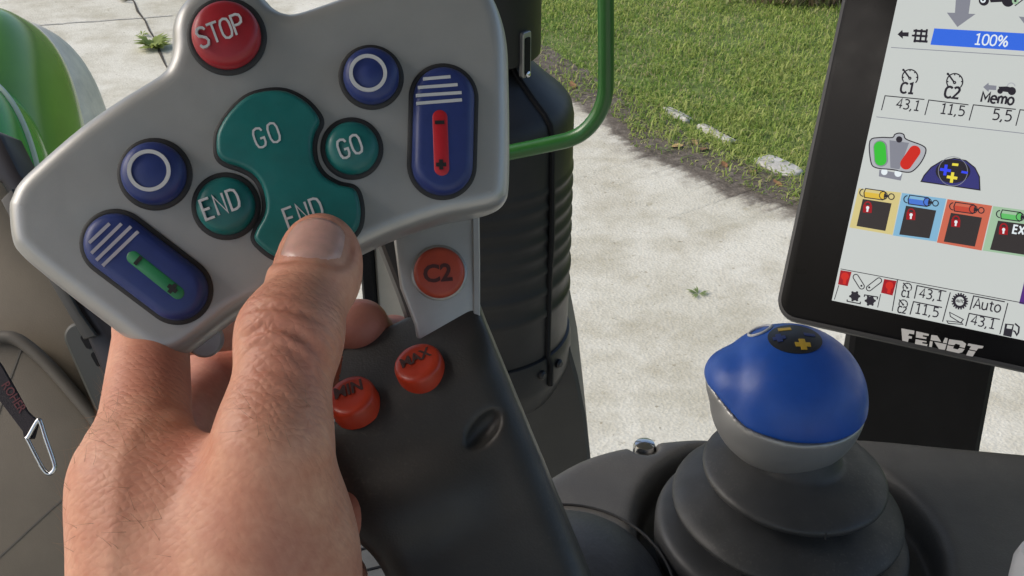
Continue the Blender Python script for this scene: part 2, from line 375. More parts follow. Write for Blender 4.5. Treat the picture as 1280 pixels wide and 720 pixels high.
# ------------------------------------------------------------------ ground
def ground_mat(name, kind):
    m = bpy.data.materials.new(name); m.use_nodes = True; nt = m.node_tree; b = nt.nodes['Principled BSDF']
    b.inputs['Roughness'].default_value = 0.9; b.inputs['Specular IOR Level'].default_value = 0.2
    tc = nt.nodes.new('ShaderNodeTexCoord')
    def noise(s, d=4, r=.6):
        n = nt.nodes.new('ShaderNodeTexNoise'); n.inputs['Scale'].default_value = s; n.inputs['Detail'].default_value = d; n.inputs['Roughness'].default_value = r
        nt.links.new(tc.outputs['Object'], n.inputs['Vector']); return n.outputs['Fac']
    def ramp(f, els):
        r = nt.nodes.new('ShaderNodeValToRGB'); e = r.color_ramp.elements
        while len(e) < len(els): e.new(0.5)
        for i, (p, c) in enumerate(els): e[i].position = p; e[i].color = (*c, 1)
        nt.links.new(f, r.inputs['Fac']); return r.outputs['Color']
    def mix(f, a, c, mode='MIX'):
        x = nt.nodes.new('ShaderNodeMix'); x.data_type = 'RGBA'; x.blend_type = mode
        if isinstance(f, float): x.inputs[0].default_value = f
        else: nt.links.new(f, x.inputs[0])
        nt.links.new(a, x.inputs[6]); nt.links.new(c, x.inputs[7]); return x.outputs[2]
    if kind == 'concrete':
        v = nt.nodes.new('ShaderNodeTexVoronoi'); v.inputs['Scale'].default_value = 70; nt.links.new(tc.outputs['Object'], v.inputs['Vector'])
        grain = ramp(v.outputs['Color'], [(0, (.30, .28, .21)), (.5, (.49, .475, .39)), (1, (.66, .65, .56))])
        fine = ramp(noise(110, 4, .7), [(.36, (.34, .32, .25)), (.60, (.60, .585, .49))])
        big = ramp(noise(.9, 6), [(.33, (.46, .44, .35)), (.66, (.68, .665, .58))])
        c = mix(.6, grain, fine); c = mix(.62, c, big)
        sp = ramp(noise(38, 2, .5), [(.68, (1, 1, 1)), (.76, (.55, .52, .46))])
        c = mix(.8, c, sp, 'MULTIPLY')
        st1 = ramp(noise(2.6, 9, .68), [(.36, (.70, .67, .60)), (.56, (1, 1, 1))]); c = mix(.75, c, st1, 'MULTIPLY')
        st2 = ramp(noise(9, 3, .5), [(.66, (1, 1, 1)), (.74, (.74, .71, .64))]); c = mix(.6, c, st2, 'MULTIPLY')
        soil = ramp(noise(28, 8, .75), [(.3, (.05, .042, .032)), (.52, (.115, .098, .078)), (.75, (.25, .22, .18))])
        sand = ramp(noise(45, 6, .7), [(.35, (.24, .22, .17)), (.65, (.42, .395, .33))])
        at = nt.nodes.new('ShaderNodeAttribute'); at.attribute_name = 'dirt'
        def madd(o, k, a_):
            q = nt.nodes.new('ShaderNodeMath'); q.operation = 'MULTIPLY_ADD'; nt.links.new(o, q.inputs[0]); q.inputs[1].default_value = k
            if isinstance(a_, float): q.inputs[2].default_value = a_
            else: nt.links.new(a_, q.inputs[2])
            return q.outputs[0]
        f = madd(noise(7, 8, .7), 1.1, madd(at.outputs['Fac'], 1.0, -.55))
        c = mix(ramp(f, [(.30, (0, 0, 0)), (.62, (1, 1, 1))]), c, sand); c = mix(ramp(f, [(.52, (0, 0, 0)), (.72, (1, 1, 1))]), c, soil)
        bp = nt.nodes.new('ShaderNodeBump'); bp.inputs['Strength'].default_value = .4; bp.inputs['Distance'].default_value = .005
        nt.links.new(v.outputs['Distance'], bp.inputs['Height']); nt.links.new(bp.outputs['Normal'], b.inputs['Normal'])
    elif kind == 'soil':
        c = ramp(noise(28, 8, .75), [(.3, (.055, .045, .035)), (.52, (.13, .11, .088)), (.75, (.27, .24, .20))])
    else:
        c = ramp(noise(6, 8, .7), [(.3, (.07, .10, .03)), (.55, (.13, .18, .05)), (.8, (.24, .23, .11))])
    nt.links.new(c, b.inputs['Base Color']); return m
class GF:                                      # ground frame
    def w(s, x, y, z=0): return V((x, y, z))
gf = GF()
mb = MB(); flat(mb, gf, [(-60, -60), (60, -60), (60, 60), (-60, 60)], 0, ground_mat('turf_ground', 'turf'))
tag(mb.build('ground', origin=(0, 0, 0)), kind='structure')
edge_px = [(660, 82), (700, 108), (735, 126), (772, 150), (815, 187), (860, 205), (915, 232), (965, 248), (1010, 264)]
E = [G(x, y) for x, y in edge_px]; E = [(p.x, p.y) for p in E]
d0 = (V(E[0]) - V(E[5])).normalized(); d1 = (V(E[-1]) - V(E[3])).normalized()
E = [tuple(V(E[0]) + d0 * k) for k in (30, 12, 5, 2)] + E + [tuple(V(E[-1]) + d1 * k) for k in (1.5, 4, 10, 30)]
EE = [(p.x, p.y) for p in catmull(E, 40, False)]
wob = lambda i: .03 * math.sin(i * .21) + .02 * math.sin(i * .57 + 1) + .012 * math.sin(i * 1.3 + 2)
EE = [(x, y + wob(i)) for i, (x, y) in enumerate(EE)]
poly = EE + [(40, -50), (-50, -50)]
mb = MB(); flat(mb, gf, poly, .012, ground_mat('weathered_concrete', 'concrete'))
tag(mb.build('concrete_pavement', origin=(0, 0, 0), recalc=False), kind='structure')
nrm = V((d1.y, -d1.x));  nrm = nrm if nrm.y < 0 else -nrm      # towards the pavement
rows = [(.60, 0.0, .0126), (.40, .10, .0145), (.25, .28, .016), (.17, .48, .017), (.10, .72, .0185), (.04, .92, .020), (0, 1.0, .021), (-.12, 1, .026), (-.3, 1, .018)]
vs = []; fs = []; dv = []
for i, (x, y) in enumerate(EE):
    for k, d_, z_ in rows: vs.append(V((x + nrm.x * k, y + nrm.y * k, z_))); dv.append(d_)
R8 = len(rows)
for i in range(len(EE) - 1):
    for k in range(R8 - 1): fs.append([R8 * i + k, R8 * i + k + 1, R8 * i + R8 + k + 1, R8 * i + R8 + k])
mb = MB(); mb.add(vs, fs, bpy.data.materials['weathered_concrete']); o = mb.build('soil_strip', origin=(0, 0, 0)); tag(o, kind='structure')
o.data.attributes.new('dirt', 'FLOAT', 'POINT').data.foreach_set('value', dv)
# pavement joint with weeds in it
joint_m = mat('joint_dirt', (.05, .042, .03), .95, noise=.4, nscale=20)
mb = MB(); a, b = G(150, -25), G(262, 170)
jp = [a.lerp(b, i / 14) + V((rng.normal(0, .012), rng.normal(0, .012), 0)) for i in range(15)]
vs = []; fs = []
sv = V((b.y - a.y, -(b.x - a.x), 0)).normalized()
for p in jp:
    k = .005 + rng.random() * .008; vs += [p + sv * k + V((0, 0, .017)), p - sv * k + V((0, 0, .017))]
for i in range(14): fs.append([2 * i, 2 * i + 2, 2 * i + 3, 2 * i + 1])
mb.add(vs, fs, joint_m)
a, b = G(20, 36), G(215, 22); vs = []; fs = []
for i in range(15):
    p = a.lerp(b, i / 14) + V((0, rng.normal(0, .006), .0168)); vs += [p + V((0, .009, 0)), p - V((0, .009, 0))]
for i in range(14): fs.append([2 * i, 2 * i + 2, 2 * i + 3, 2 * i + 1])
mb.add(vs, fs, mat('faint_joint', (.36, .35, .31), .95, noise=.3, nscale=20)); tag(mb.build('pavement_joint', origin=(0, 0, 0)), kind='structure')

def leaf_mat(name, c, c2):
    m = mat(name, c, .55, col2=c2, nscale=3, spec=.3); b = m.node_tree.nodes['Principled BSDF']
    nt = m.node_tree; tr = nt.nodes.new('ShaderNodeBsdfTranslucent'); mx = nt.nodes.new('ShaderNodeMixShader'); mx.inputs[0].default_value = .5
    src = b.inputs['Base Color'].links[0].from_socket; nt.links.new(src, tr.inputs['Color']); nt.links.new(b.outputs[0], mx.inputs[1]); nt.links.new(tr.outputs[0], mx.inputs[2])
    nt.links.new(mx.outputs[0], nt.nodes['Material Output'].inputs['Surface']); return m
grass_mats = [leaf_mat('grass_green', (.37, .46, .11), (.28, .38, .08)), leaf_mat('grass_yellow_green', (.48, .52, .17), (.37, .43, .12)), leaf_mat('grass_dry', (.46, .42, .22), (.34, .33, .15)), leaf_mat('grass_dark', (.20, .31, .06), (.15, .255, .045))]
def signed(x, y):                                # distance from the lawn edge, positive on the lawn
    p = np.stack([x, y], -1); best = np.full(x.shape, 1e9); sg = np.zeros(x.shape)
    A = np.array(E)
    for i in range(len(A) - 1):
        a, b = A[i], A[i + 1]; ab = b - a; t = np.clip(((p - a) @ ab) / (ab @ ab), 0, 1); q = p - a - t[:, None] * ab
        dd = np.linalg.norm(q, axis=-1); cr = ab[0] * q[:, 1] - ab[1] * q[:, 0]; k = dd < best; best[k] = dd[k]; sg[k] = np.sign(cr[k])
    return best * sg
N = 520000
gx = rng.uniform(-.9, 6.0, N); gy = rng.uniform(4.0, 16.0, N); s = signed(gx, gy)
pn = np.sin(gx * 2.3 + 1.1 * np.sin(gy * 1.7)) * np.sin(gy * 2.9 + gx) * .5 + .5 * np.sin(gx * 7.1 + gy * 3.3) * np.sin(gy * 6.3 - gx * 2)
fring = np.abs(np.sin(gx * 3.1 + gy * 5.2)) * .10 - .12
far = np.clip((gy - 6) / 9, 0, 1)
keep = (s > fring) & (rng.random(N) < (.52 + .35 * pn) * (1 - .35 * far)) & ((s > .12) | (rng.random(N) < .62)); gx, gy, s, pn = gx[keep], gy[keep], s[keep], pn[keep]; N = len(gx)
lf = np.sin(gx * 1.1 + 2 * np.sin(gy * .6)) * np.sin(gy * .9 + 1.5 * np.sin(gx * .7)); h = (.02 + .045 * rng.random(N) ** 2.5 + .018 * np.clip(pn, 0, 1) + .009 * lf) * (1 + .5 * np.exp(-((s - .15) / .12) ** 2)); az = rng.uniform(0, 2 * PI, N); lean = rng.uniform(.2, 1.6, N); wd = .0028 + .0035 * rng.random(N)
base = np.stack([gx, gy, np.full(N, .004)], -1); dx = np.stack([np.cos(az), np.sin(az), 0 * az], -1); sx = np.stack([-np.sin(az), np.cos(az), 0 * az], -1)
mid = base + dx * (h * lean * .35)[:, None] + np.array([0, 0, 1]) * (h * .62)[:, None]
tip = base + dx * (h * lean)[:, None] + np.array([0, 0, 1]) * (h * (1 - .35 * lean))[:, None]
vv = np.stack([base - sx * wd[:, None], base + sx * wd[:, None], mid + sx * wd[:, None] * .8, mid - sx * wd[:, None] * .8, tip], 1)
q = np.arange(N) * 5
tri = np.concatenate([np.stack([q, q + 1, q + 2], 1), np.stack([q, q + 2, q + 3], 1), np.stack([q + 3, q + 2, q + 4], 1)])
tone = rng.random(N) + .3 * lf + .15 * pn; mi = np.where(tone < .22, 3, np.where(tone < .62, 0, 1)); dry = rng.random(N) < np.clip(.07 + .2 * (-pn) + .12 * (-lf), .03, .4); mi[dry] = 2
tag(np_mesh('lawn_grass', vv.reshape(-1, 3), tri, grass_mats, origin=(0, 0, 0), midx=np.tile(mi, 3)), kind='stuff')

def weed(name, p, size, n, label, cat, group=None, m=None, flatness=.5, ml=2.2):
    mb = MB()
    for i in range(n):
        a = random.uniform(0, 2 * PI); L = size * random.uniform(.5, 1); up = random.uniform(.15, 1) * (1 - flatness) + .12
        d = V((math.cos(a), math.sin(a), 0)); sd_ = V((-d.y, d.x, 0)); wv = L * random.uniform(.1, .2) * ml / 2.2
        b0 = V(p) + d * size * .05; m1 = b0 + d * L * .5 + V((0, 0, L * up * .7)); t = b0 + d * L + V((0, 0, L * up * (.9 - .3 * random.random())))
        mb.add([b0, m1 + sd_ * wv, t, m1 - sd_ * wv, m1 + V((0, 0, -.1 * wv))], [[0, 1, 4], [1, 2, 4], [2, 3, 4], [3, 0, 4]], m or random.choice(grass_mats[:2]))
    return tag(mb.build(name, origin=p, recalc=False), label, cat, group)
wm = leaf_mat('weed_leaf', (.36, .42, .13), (.25, .33, .085))
weed('weed', G(193, 60, .016), .15, 110, 'bushy green weed growing in the dark pavement joint beside the red stop button', 'weed', 'weeds on the pavement', wm, .4)
weed('weed', G(158, 1, .016), .10, 16, 'brownish weed at the top edge of the photo in the pavement joint', 'weed', 'weeds on the pavement', mat('weed_brown', (.2, .16, .07), .7, noise=.3), .4)
weed('weed', G(873, 367, .016), .062, 15, 'small pale green weed lying alone on bare concrete left of the blue ball knob', 'weed', 'weeds on the pavement', leaf_mat('weed_pale', (.27, .34, .15), (.2, .27, .1)), .85, 1.6)
weed('weed', G(178, 44, .016), .08, 14, 'thin weed sprig just above the bushy weed in the pavement joint', 'weed', 'weeds on the pavement', wm, .5)
# edging stones half buried in the lawn
stone_m = mat('pale_edging_stone', (.40, .39, .35), .9, noise=.25, nscale=14, bump=.6, bscale=60, bdist=.006)
def stone(a, b, wdt, label):
    p0, p1 = G(*a), G(*b); c = (p0 + p1) / 2; ex = (p1 - p0); L = ex.length; fr = Frame(c, ex, V((0, 0, 1)).cross(ex)); mb = MB()
    out = rrect(-L / 2, -wdt / 2, L / 2, wdt / 2, wdt * .42, 4); out = c2d([(x * (1 + rng.normal(0, .05)), y * (1 + rng.normal(0, .08))) for x, y in out[::3]], 4)
    loft(mb, fr, out, [(0, -.05), (0, .014), (-.006, .024), (-.014, .029), (-.020, .031)], stone_m)
    return tag(mb.build('edging_stone', origin=c, sharp=70), label, 'stone', 'edging stones in the lawn')
stone((832, 138), (862, 154), .075, 'small pale edging stone in the grass farthest from the black display')
stone((876, 160), (918, 182), .085, 'narrow pale edging stone between two others half covered by grass')
stone((948, 200), (996, 222), .17, 'large pale edging stone in the grass right beside the black display')
# dry leaves on the soil
leaf_m = [mat('dry_leaf_brown', (.26, .13, .055), .7, noise=.3, nscale=60), mat('dry_leaf_tan', (.36, .24, .11), .7, noise=.3, nscale=60)]
def leaf(px, py, s, label, k):
    p = G(px, py, .03); a = random.uniform(0, 6.28); mb = MB(); e = V((math.cos(a), math.sin(a), .15)).normalized(); n = V((-e.y, e.x, .1))
    top = [(-1, 0, 0), (-.5, .42, .16), (.1, .5, .22), (.65, .3, .12), (1, 0, .25), (.65, -.3, .1), (.1, -.5, .2), (-.5, -.4, .12)]
    v1 = [p + e * (x * s) + n * (y * s) + V((0, 0, z * s)) for x, y, z in top]; c1 = p + V((0, 0, .02 * s))
    mb.add(v1 + [c1], [[i, (i + 1) % 8, 8] for i in range(8)], leaf_m[k])
    return tag(mb.build('dry_leaf', origin=p, recalc=False), label, 'leaf', 'dry leaves along the lawn edge')
for px, py, s_, l, k in ((868, 178, .042, 'tan curled leaf in the grass tuft below the stones', 1), (846, 183, .042, 'tan dry leaf left of another at the grass tuft', 1), (880, 187, .05, 'brown leaf right of the tan leaves at the grass tuft', 0),
        (905, 206, .042, 'brown dry leaf on the dark soil at the middle of the lawn edge', 0), (940, 215, .042, 'reddish brown leaf on the soil below the large edging stone', 0),
        (972, 230, .042, 'brown leaf on the soil nearest the black display', 0), (716, 107, .05, 'brown leaf at the lawn edge between the black canister and the green rail', 0)):
    leaf(px, py, s_, l, k)
# dry brush at the back of the lawn
mb = MB()
bp0 = G(985, 2)
brush_ms = [mat('brush_tan', (.38, .31, .17), .8, noise=.3), mat('brush_olive', (.22, .24, .09), .8, noise=.3), mat('brush_brown', (.2, .14, .08), .8)]
for i in range(2600):
    p = bp0 + V((random.gauss(.42, .36), random.uniform(-.2, .9), 0)); a = random.uniform(0, 6.28); L = random.uniform(.12, .42)
    t = p + V((math.cos(a) * L * .7, math.sin(a) * L * .5, L * random.uniform(.5, 1))); sd_ = V((-math.sin(a), math.cos(a), 0)) * random.uniform(.004, .012)
    mm = p.lerp(t, .5) + V((0, 0, L * .12)); mb.add([p - sd_, p + sd_, mm + sd_, t, mm - sd_], [[0, 1, 2, 4], [4, 2, 3]], random.choice(brush_ms))
tag(mb.build('dry_bush', origin=bp0, recalc=False), 'tangle of dry brown and olive stalks at the back of the lawn', 'bush')

# ------------------------------------------------------------------ tractor outside the cab
# exhaust canister
Y0 = 1.62
def zat(py): return PY(590, py, Y0).z
AX = PY(590, 330, Y0); kx = (PY(690, 330, Y0).x - PY(590, 330, Y0).x) / 100
ex_o = V((AX.x, Y0, 1.2))
ex = empty('exhaust_canister', ex_o, 'tall black exhaust canister with shoulder and ribs standing behind the green rail', 'exhaust')
def rp(prof): return [(max(.001, (px - 590) * kx), zat(py) - 1.2) for px, py in prof]
mb = MB(); lathe(mb, ex_o, (0, 0, 1), (0, -1, 0), rp([(666, 66), (672, 62), (672.5, 56), (672.5, -60), (672, -140), (655, -141)]), black_paint, 96)
mb.build('upper_pipe', ex, sharp=35)
sh = [(645, 60), (652, 66), (664, 80), (684, 100), (702, 116), (709, 126), (712, 140), (712, 195)]
for k in range(6):
    y = 198 + k * 19; sh += [(712, y), (713.2, y + 3), (713.2, y + 7), (712, y + 10), (711.5, y + 15)]
sh += [(712, 318), (713.4, 320), (713.4, 326), (712, 328), (712, 345), (713.4, 347), (713.4, 353), (712, 355), (711, 402)]
mb = MB(); lathe(mb, ex_o, (0, 0, 1), (0, -1, 0), rp(sh[::-1]), black_paint, 128); mb.build('canister_body', ex, sharp=50)
mb = MB(); lathe(mb, ex_o, (0, 0, 1), (0, -1, 0), rp([(700, 470), (709, 455), (714, 442), (716, 436), (716, 412), (714, 404), (708, 402)]), black_paint, 96); mb.build('base_band', ex, sharp=45)
def surf(phi, px, py, out=0): r = (px - 590) * kx + out; return V((AX.x + r * math.sin(phi), Y0 - r * math.cos(phi), zat(py)))
PH = math.radians(50)
mb = MB(); tube(mb, [surf(PH, px, py, .001) for px, py in [(655, 68), (664, 80), (684, 100), (702, 116), (709, 126), (712, 140), (713, 200), (714, 240), (714, 270), (712, 300), (711, 402), (716.5, 410), (716.5, 436)]], .0052, black_p, 8); mb.build('seam', ex)
for dp in (-7, 8):
    mb = MB(); p = surf(PH + math.radians(dp), 717, 418); n = V((math.sin(PH), -math.cos(PH), 0)); lathe(mb, p, n, (0, 0, 1), [(.008, -.004), (.008, .003), (.005, .006)], steel if False else black_paint, 10); mb.build('bolt', ex)
ph2 = math.radians(50); mb = MB(); c = surf(ph2, 673, 49, .002); fr = Frame(c, V((math.cos(ph2), math.sin(ph2), 0)), V((0, 0, 1)))
loft(mb, fr, rrect(-.0095, -.034, .0095, .034, .004), [(0, -.004), (0, .002), (-.001, .003)], steel)
loft(mb, fr, rrect(-.006, -.030, .006, .026, .003), [(0, .001), (0, .004)], black_p); lathe(mb, fr.w(0, -.029, .003), fr.ez, fr.ex, [(.005, 0), (.005, .003), (.003, .0045)], chrome, 12); mb.build('latch_plate', ex)
mb = MB()                                                      # shroud below the canister
fr = Frame(PY(660, 520, 1.58), (1, 0, 0), (0, 0, 1))
loft(mb, fr, fr.uvs(c2d([(520, 450), (640, 470), (690, 445), (713, 438), (722, 470), (732, 520), (740, 590), (745, 700), (520, 700)], 1)), [(0, -.3), (0, -.006), (-.006, 0)], mat('charcoal_shroud', (.022, .022, .021), .55, noise=.15, nscale=10)); mb.build('lower_shroud', ex)
# green rail
rail_px = [(560, 205), (640, 190), (690, 179.5), (715, 173), (733, 162), (748, 143), (756, 120), (757.5, 95), (757.5, 40), (757, -40), (757, -120)]
rp3 = [PY(x, y, 1.30) for x, y in rail_px]
mb = MB(); tube(mb, [V(p) for p in catmull(rp3, 7, False)], 9.8 / F * (rp3[3] - CAM).dot(FW), green_p, 24)
tag(mb.build('handrail', origin=rp3[0]), 'bent green painted steel rail crossing in front of the black canister', 'rail')
# bonnet: shaped shells
def shell(fr, c, rx, ry, rz, e1, e2, m, name, parent, n=72, z0=-.35):
    mb = MB(); vs = []; fs = []; K = 36
    pw = lambda t, e: math.copysign(abs(t) ** e, t)
    for j in range(K + 1):
        v = z0 + (PI / 2 - z0) * j / K
        for i in range(n):
            u = 2 * PI * i / n
            vs.append(fr.w(c[0] + rx * pw(math.cos(v), e1) * pw(math.cos(u), e2), c[1] + ry * pw(math.cos(v), e1) * pw(math.sin(u), e2), c[2] + rz * pw(math.sin(v), e1)))
    for j in range(K):
        for i in range(n):
            k = (i + 1) % n; fs.append([j * n + i, j * n + k, (j + 1) * n + k, (j + 1) * n + i])
    mb.add(vs, fs, m); return mb.build(name, parent, sharp=80)
bd = 2.3
bo = P(0, 300, bd)
bonnet = empty('tractor_bonnet', bo, 'glossy green rounded tractor bonnet with scratched cream lower side at the upper left', 'bonnet')
def bfr(px, py, d, rot):
    a = math.radians(rot); e = RX * math.cos(a) + UP * math.sin(a); u = UP * math.cos(a) - RX * math.sin(a); return Frame(P(px, py, d), e, u)
px_m = bd / F
fr = bfr(11, 192, bd + .1, 12)
shell(fr, (0, 0, 0), 86 * px_m, 184 * px_m, .22, .7, .62, green_h, 'top_shell', bonnet)
fr = bfr(43, 192, bd + .40, 14)
shell(fr, (0, 0, 0), 106 * px_m, 192 * px_m, .20, .7, .75, cream_h, 'side_panel', bonnet)
fr = bfr(-20, 250, bd - .12, 12)
shell(fr, (0, 0, 0), 74 * px_m, 148 * px_m, .16, .75, .8, mat('bright_green_paint', (.03, .30, .03), .2, coat=.4, noise=.06, nscale=6), 'rear_shell', bonnet)
mb = MB()
crease = [V(fr.w(74 * px_m * math.copysign(abs(math.cos(a)) ** .8, math.cos(a)) * 1.0, 148 * px_m * math.copysign(abs(math.sin(a)) ** .8, math.sin(a)), .02)) for a in [math.radians(x) for x in range(-20, 130, 5)]]
tube(mb, crease, .0075, mat('pale_green_edge', (.42, .5, .38), .3), 8); mb.build('edge_seal', bonnet)

# ------------------------------------------------------------------ cab interior, left
def prism(mb, pts, d, thick, m, bev=.002, n=0, tilt=None):
    fr = Frame(P(*pts[0], d), RX, UP); q = fr.uvs(c2d(pts, n) if n else pts)
    loft(mb, fr, q, [(0, -thick), (0, -bev), (-bev * .3, -bev * .3), (-bev, 0)], m); return fr
co = P(60, 520, .70)
cowl = empty('steering_console', co, 'beige grey moulded cab panel at the left edge behind the hand and lanyard', 'panel')
mb = MB(); prism(mb, [(-140, 190), (2, 225), (40, 290), (95, 380), (135, 455), (210, 640), (230, 760), (-140, 760)], .74, .03, cowl_m, .004); mb.build('upper_panel', cowl)
mb = MB(); fr = prism(mb, [(-140, 425), (14, 428), (30, 434), (60, 462), (110, 522), (160, 590), (230, 760), (-140, 760)], .715, .02, mat('taupe_cab_trim', (.115, .097, .073), .6, noise=.08, nscale=20, bump=.4, bscale=1100, bdist=.00015, vor=True), .004)
mb.build('lower_panel', cowl)
mb = MB(); tube(mb, [P(x, y, .712) for x, y in [(p.x, p.y) for p in catmull([(-60, 421), (0, 421), (18, 423), (36, 434), (64, 460), (112, 516), (160, 578), (200, 640)], 5, False)]], .0042, cowl_d, 12); mb.build('trim_bead', cowl)
mb = MB(); ribbon(mb, fr, fr.uvs([(27, 436), (12, 476), (-10, 540)]), .0010, -.001, .0004, cowl_d); ribbon(mb, fr, fr.uvs([(140, 570), (60, 640), (-10, 705)]), .0010, -.001, .0004, cowl_d); mb.build('panel_seam', cowl)
mb = MB(); fr2 = Frame(P(112, 455, .70), RX, UP)
loft(mb, fr2, stadium(fr2.uv(115, 462), .064, .0185, math.radians(-66)), [(0, -.03), (0, -.002), (-.002, 0)], mat('dark_green_grey_plastic', (.04, .042, .038), .5)); mb.build('vent', cowl)
mb = MB()
for a in ((108, 427), (121, 449)): loft(mb, fr2, stadium(fr2.uv(*a), .010, .004, math.radians(-60)), [(0, -.002), (0, .0006)], black_p)
mb.build('vent_slot', cowl)
mb = MB(); prism(mb, [(-140, 110), (0, 168), (24, 215), (60, 262), (130, 375), (190, 500), (300, 800), (210, 800), (150, 520), (100, 408), (45, 300), (0, 228), (-140, 190)], .69, .03, mat('purple_black_trim', (.012, .010, .014), .45), .004); mb.build('black_edge_trim', cowl)
mb = MB(); prism(mb, [(14, 236), (48, 300), (100, 392), (120, 420), (104, 425), (60, 350), (18, 285), (0, 250)], .684, .004, mat('grey_trim_strip', (.05, .048, .044), .5), .0015); mb.build('grey_edge_strip', cowl)
# lanyard
ly = empty('lanyard', P(20, 500, .66), 'black webbing lanyard with dark red print and a steel carabiner clip', 'lanyard')
mb = MB(); fr = Frame(P(20, 500, .66), RX, UP)
loft(mb, fr, fr.uvs([(-40, 402), (2, 458), (18, 486), (34, 515), (48, 528), (42, 549), (30, 549), (28, 539), (0, 502), (-40, 470)]), [(0, -.0022), (0, -.0003), (-.0003, 0)], webbing)
strap = mb.build('strap', ly)
mb = MB(); fr_b = fr; text(mb, fr, 'ROHER', (1.5, 482), (24.5, 517), .0004, web_red, .01, 1.25); mb.build('print', strap)
def clip_path(pts): return [V(p) for p in catmull([P(x, y, .659) for x, y in pts], 6, False)]
mb = MB(); tube(mb, clip_path([(33, 548), (36, 545), (47, 526), (51, 529), (57, 548), (67, 577), (68, 586), (63, 592), (57, 590), (50, 580)]), .00135, chrome, 12); mb.build('carabiner', ly)
mb = MB(); tube(mb, clip_path([(33, 547), (36, 552), (43, 566), (51, 581), (56, 589)]), .00125, chrome, 12); mb.build('carabiner_gate', ly)
# cab post seen through the gap, floor
pt = empty('cab_post', PY(480, 360, 1.15), 'beige trim post with a black seal glimpsed between thumb and joystick neck', 'post')
fr = Frame(PY(480, 360, 1.15), RX, V((0, 0, 1)))
mb = MB(); loft(mb, fr, [(fr.uv(470, 350)[0], 1.705 - fr.o.z), (fr.uv(540, 350)[0], 1.705 - fr.o.z), (fr.uv(540, 350)[0], 3.02 - fr.o.z), (fr.uv(470, 350)[0], 3.02 - fr.o.z)], [(0, -.04), (0, -.003), (-.003, 0)], post_m); mb.build('post_trim', pt)
mb = MB(); loft(mb, fr, [(fr.uv(452, 350)[0], 1.705 - fr.o.z), (fr.uv(469, 350)[0], 1.705 - fr.o.z), (fr.uv(469, 350)[0], 3.02 - fr.o.z), (fr.uv(452, 350)[0], 3.02 - fr.o.z)], [(0, -.04), (0, .002), (-.003, .006)], black_p); mb.build('post_seal', pt)
mb = MB(); loft(mb, gf, rrect(-1.0, -1.0, -.03, 1.21, .03), [(0, 1.62), (0, 1.695), (-.004, 1.70)], floor_m)
class FF(GF): pass
for i in range(9):
    y = .9 + i * .03; ribbon(mb, gf, [(-.22 + (i % 2) * .02, y), (-.185 + (i % 2) * .02, y - .012), (-.15 + (i % 2) * .02, y)], .003, 1.699, 1.7012, black_p)
    ribbon(mb, gf, [(-.12 + (i % 2) * .02, y), (-.085 + (i % 2) * .02, y - .012), (-.05 + (i % 2) * .02, y)], .003, 1.699, 1.7012, black_p)
tag(mb.build('cab_floor', origin=(-.5, .5, 1.6)), 'grey rubber cab floor mat below the joystick', 'floor', kind='structure')
# roof over the driver, out of view, shades the cab
mb = MB(); loft(mb, gf, rrect(-.78, -1.3, .95, 1.22, .15), [(-.03, 3.02), (0, 3.04), (0, 3.16), (-.05, 3.22)], mat('cab_headliner', (.16, .155, .145), .9, noise=.05))
tag(mb.build('cab_roof', origin=(0, -.2, 3.1)), 'grey cab roof panel over the driver, above the picture', 'roof', kind='structure')

# ------------------------------------------------------------------ display terminal
hvec = (RX * 2217 - UP * 520 - FW * 1372).normalized(); vvec = (RX * .204 + UP * 1 - FW * .05)
S = Frame(P(1040, 376, .55), hvec, vvec)
disp = empty('display_terminal', S.w(.12, -.03, -.02), 'black framed tractor display screen tilted at the right edge of the photo', 'display')
mb = MB(); x0, y0 = S.uv(963, 402); hx1, hy1 = .275, .205
out = rrect(x0, y0 + .002, hx1, hy1, .012)
loft(mb, S, out, [(-.012, -.034), (-.003, -.030), (-.001, -.010), (0, -.004), (-.0008, -.0016), (-.0025, -.0006)], grey_h); mb.build('housing', disp)
mb = MB(); loft(mb, S, offset(ccw(out), -.0028), [(0, -.004), (0, -.0002), (-.0006, .0002)], black_g); bez = mb.build('bezel', disp)
mb = MB()
x1 = .262; y1 = .165
scr_out = [S.uv(1040, 375.5), (x1, S.uv(1280, 425.5)[1] + (x1 - S.uv(1280, 425.5)[0]) * (S.uv(1280, 425.5)[1] - S.uv(1040, 375.5)[1]) / (S.uv(1280, 425.5)[0] - S.uv(1040, 375.5)[0])), (x1, y1), (S.uv(1122, 0)[0] + (y1 - S.uv(1122, 0)[1]) * (S.uv(1122, 0)[0] - S.uv(1040, 375.5)[0]) / (S.uv(1122, 0)[1] - S.uv(1040, 375.5)[1]), y1)]
loft(mb, S, scr_out, [(0, -.001), (0, .0004)], s_bg); screen = mb.build('screen', disp, sharp=20)
mb = MB()
LG = [[(230,175),(370,200),(365,240),(315,230),(303,252),(345,262),(340,285),(310,283),(300,320),(240,305)], [(388,205),(525,235),(520,255),(460,247),(458,262),(500,270),(495,290),(385,272)], [(382,290),(500,312),(498,325),(455,320),(453,335),(510,345),(502,365),(375,340)],
 [(550,245),(612,252),(655,318),(540,300)], [(695,275),(725,280),(715,335),(672,327)], [(535,310),(565,315),(555,376),(525,370)], [(580,318),(712,345),(695,405),(630,395)],
 [(740,290),(880,310),(920,340),(905,385),(850,372),(855,350),(810,338),(790,355),(725,345)], [(722,355),(790,368),(780,388),(830,400),(850,383),(905,395),(880,430),(840,440),(710,410)],
 [(945,335),(1108,365),(1095,388),(1050,388),(1030,413),(950,398),(975,367),(935,358)], [(945,408),(1022,422),(990,476),(920,462)]]
for pl in LG: flat(mb, S, S.uvs([(1100 + x * .1172, 390 + y * .1172) for x, y in pl]), .0005, mat('logo_print', (.62, .61, .60), .5))
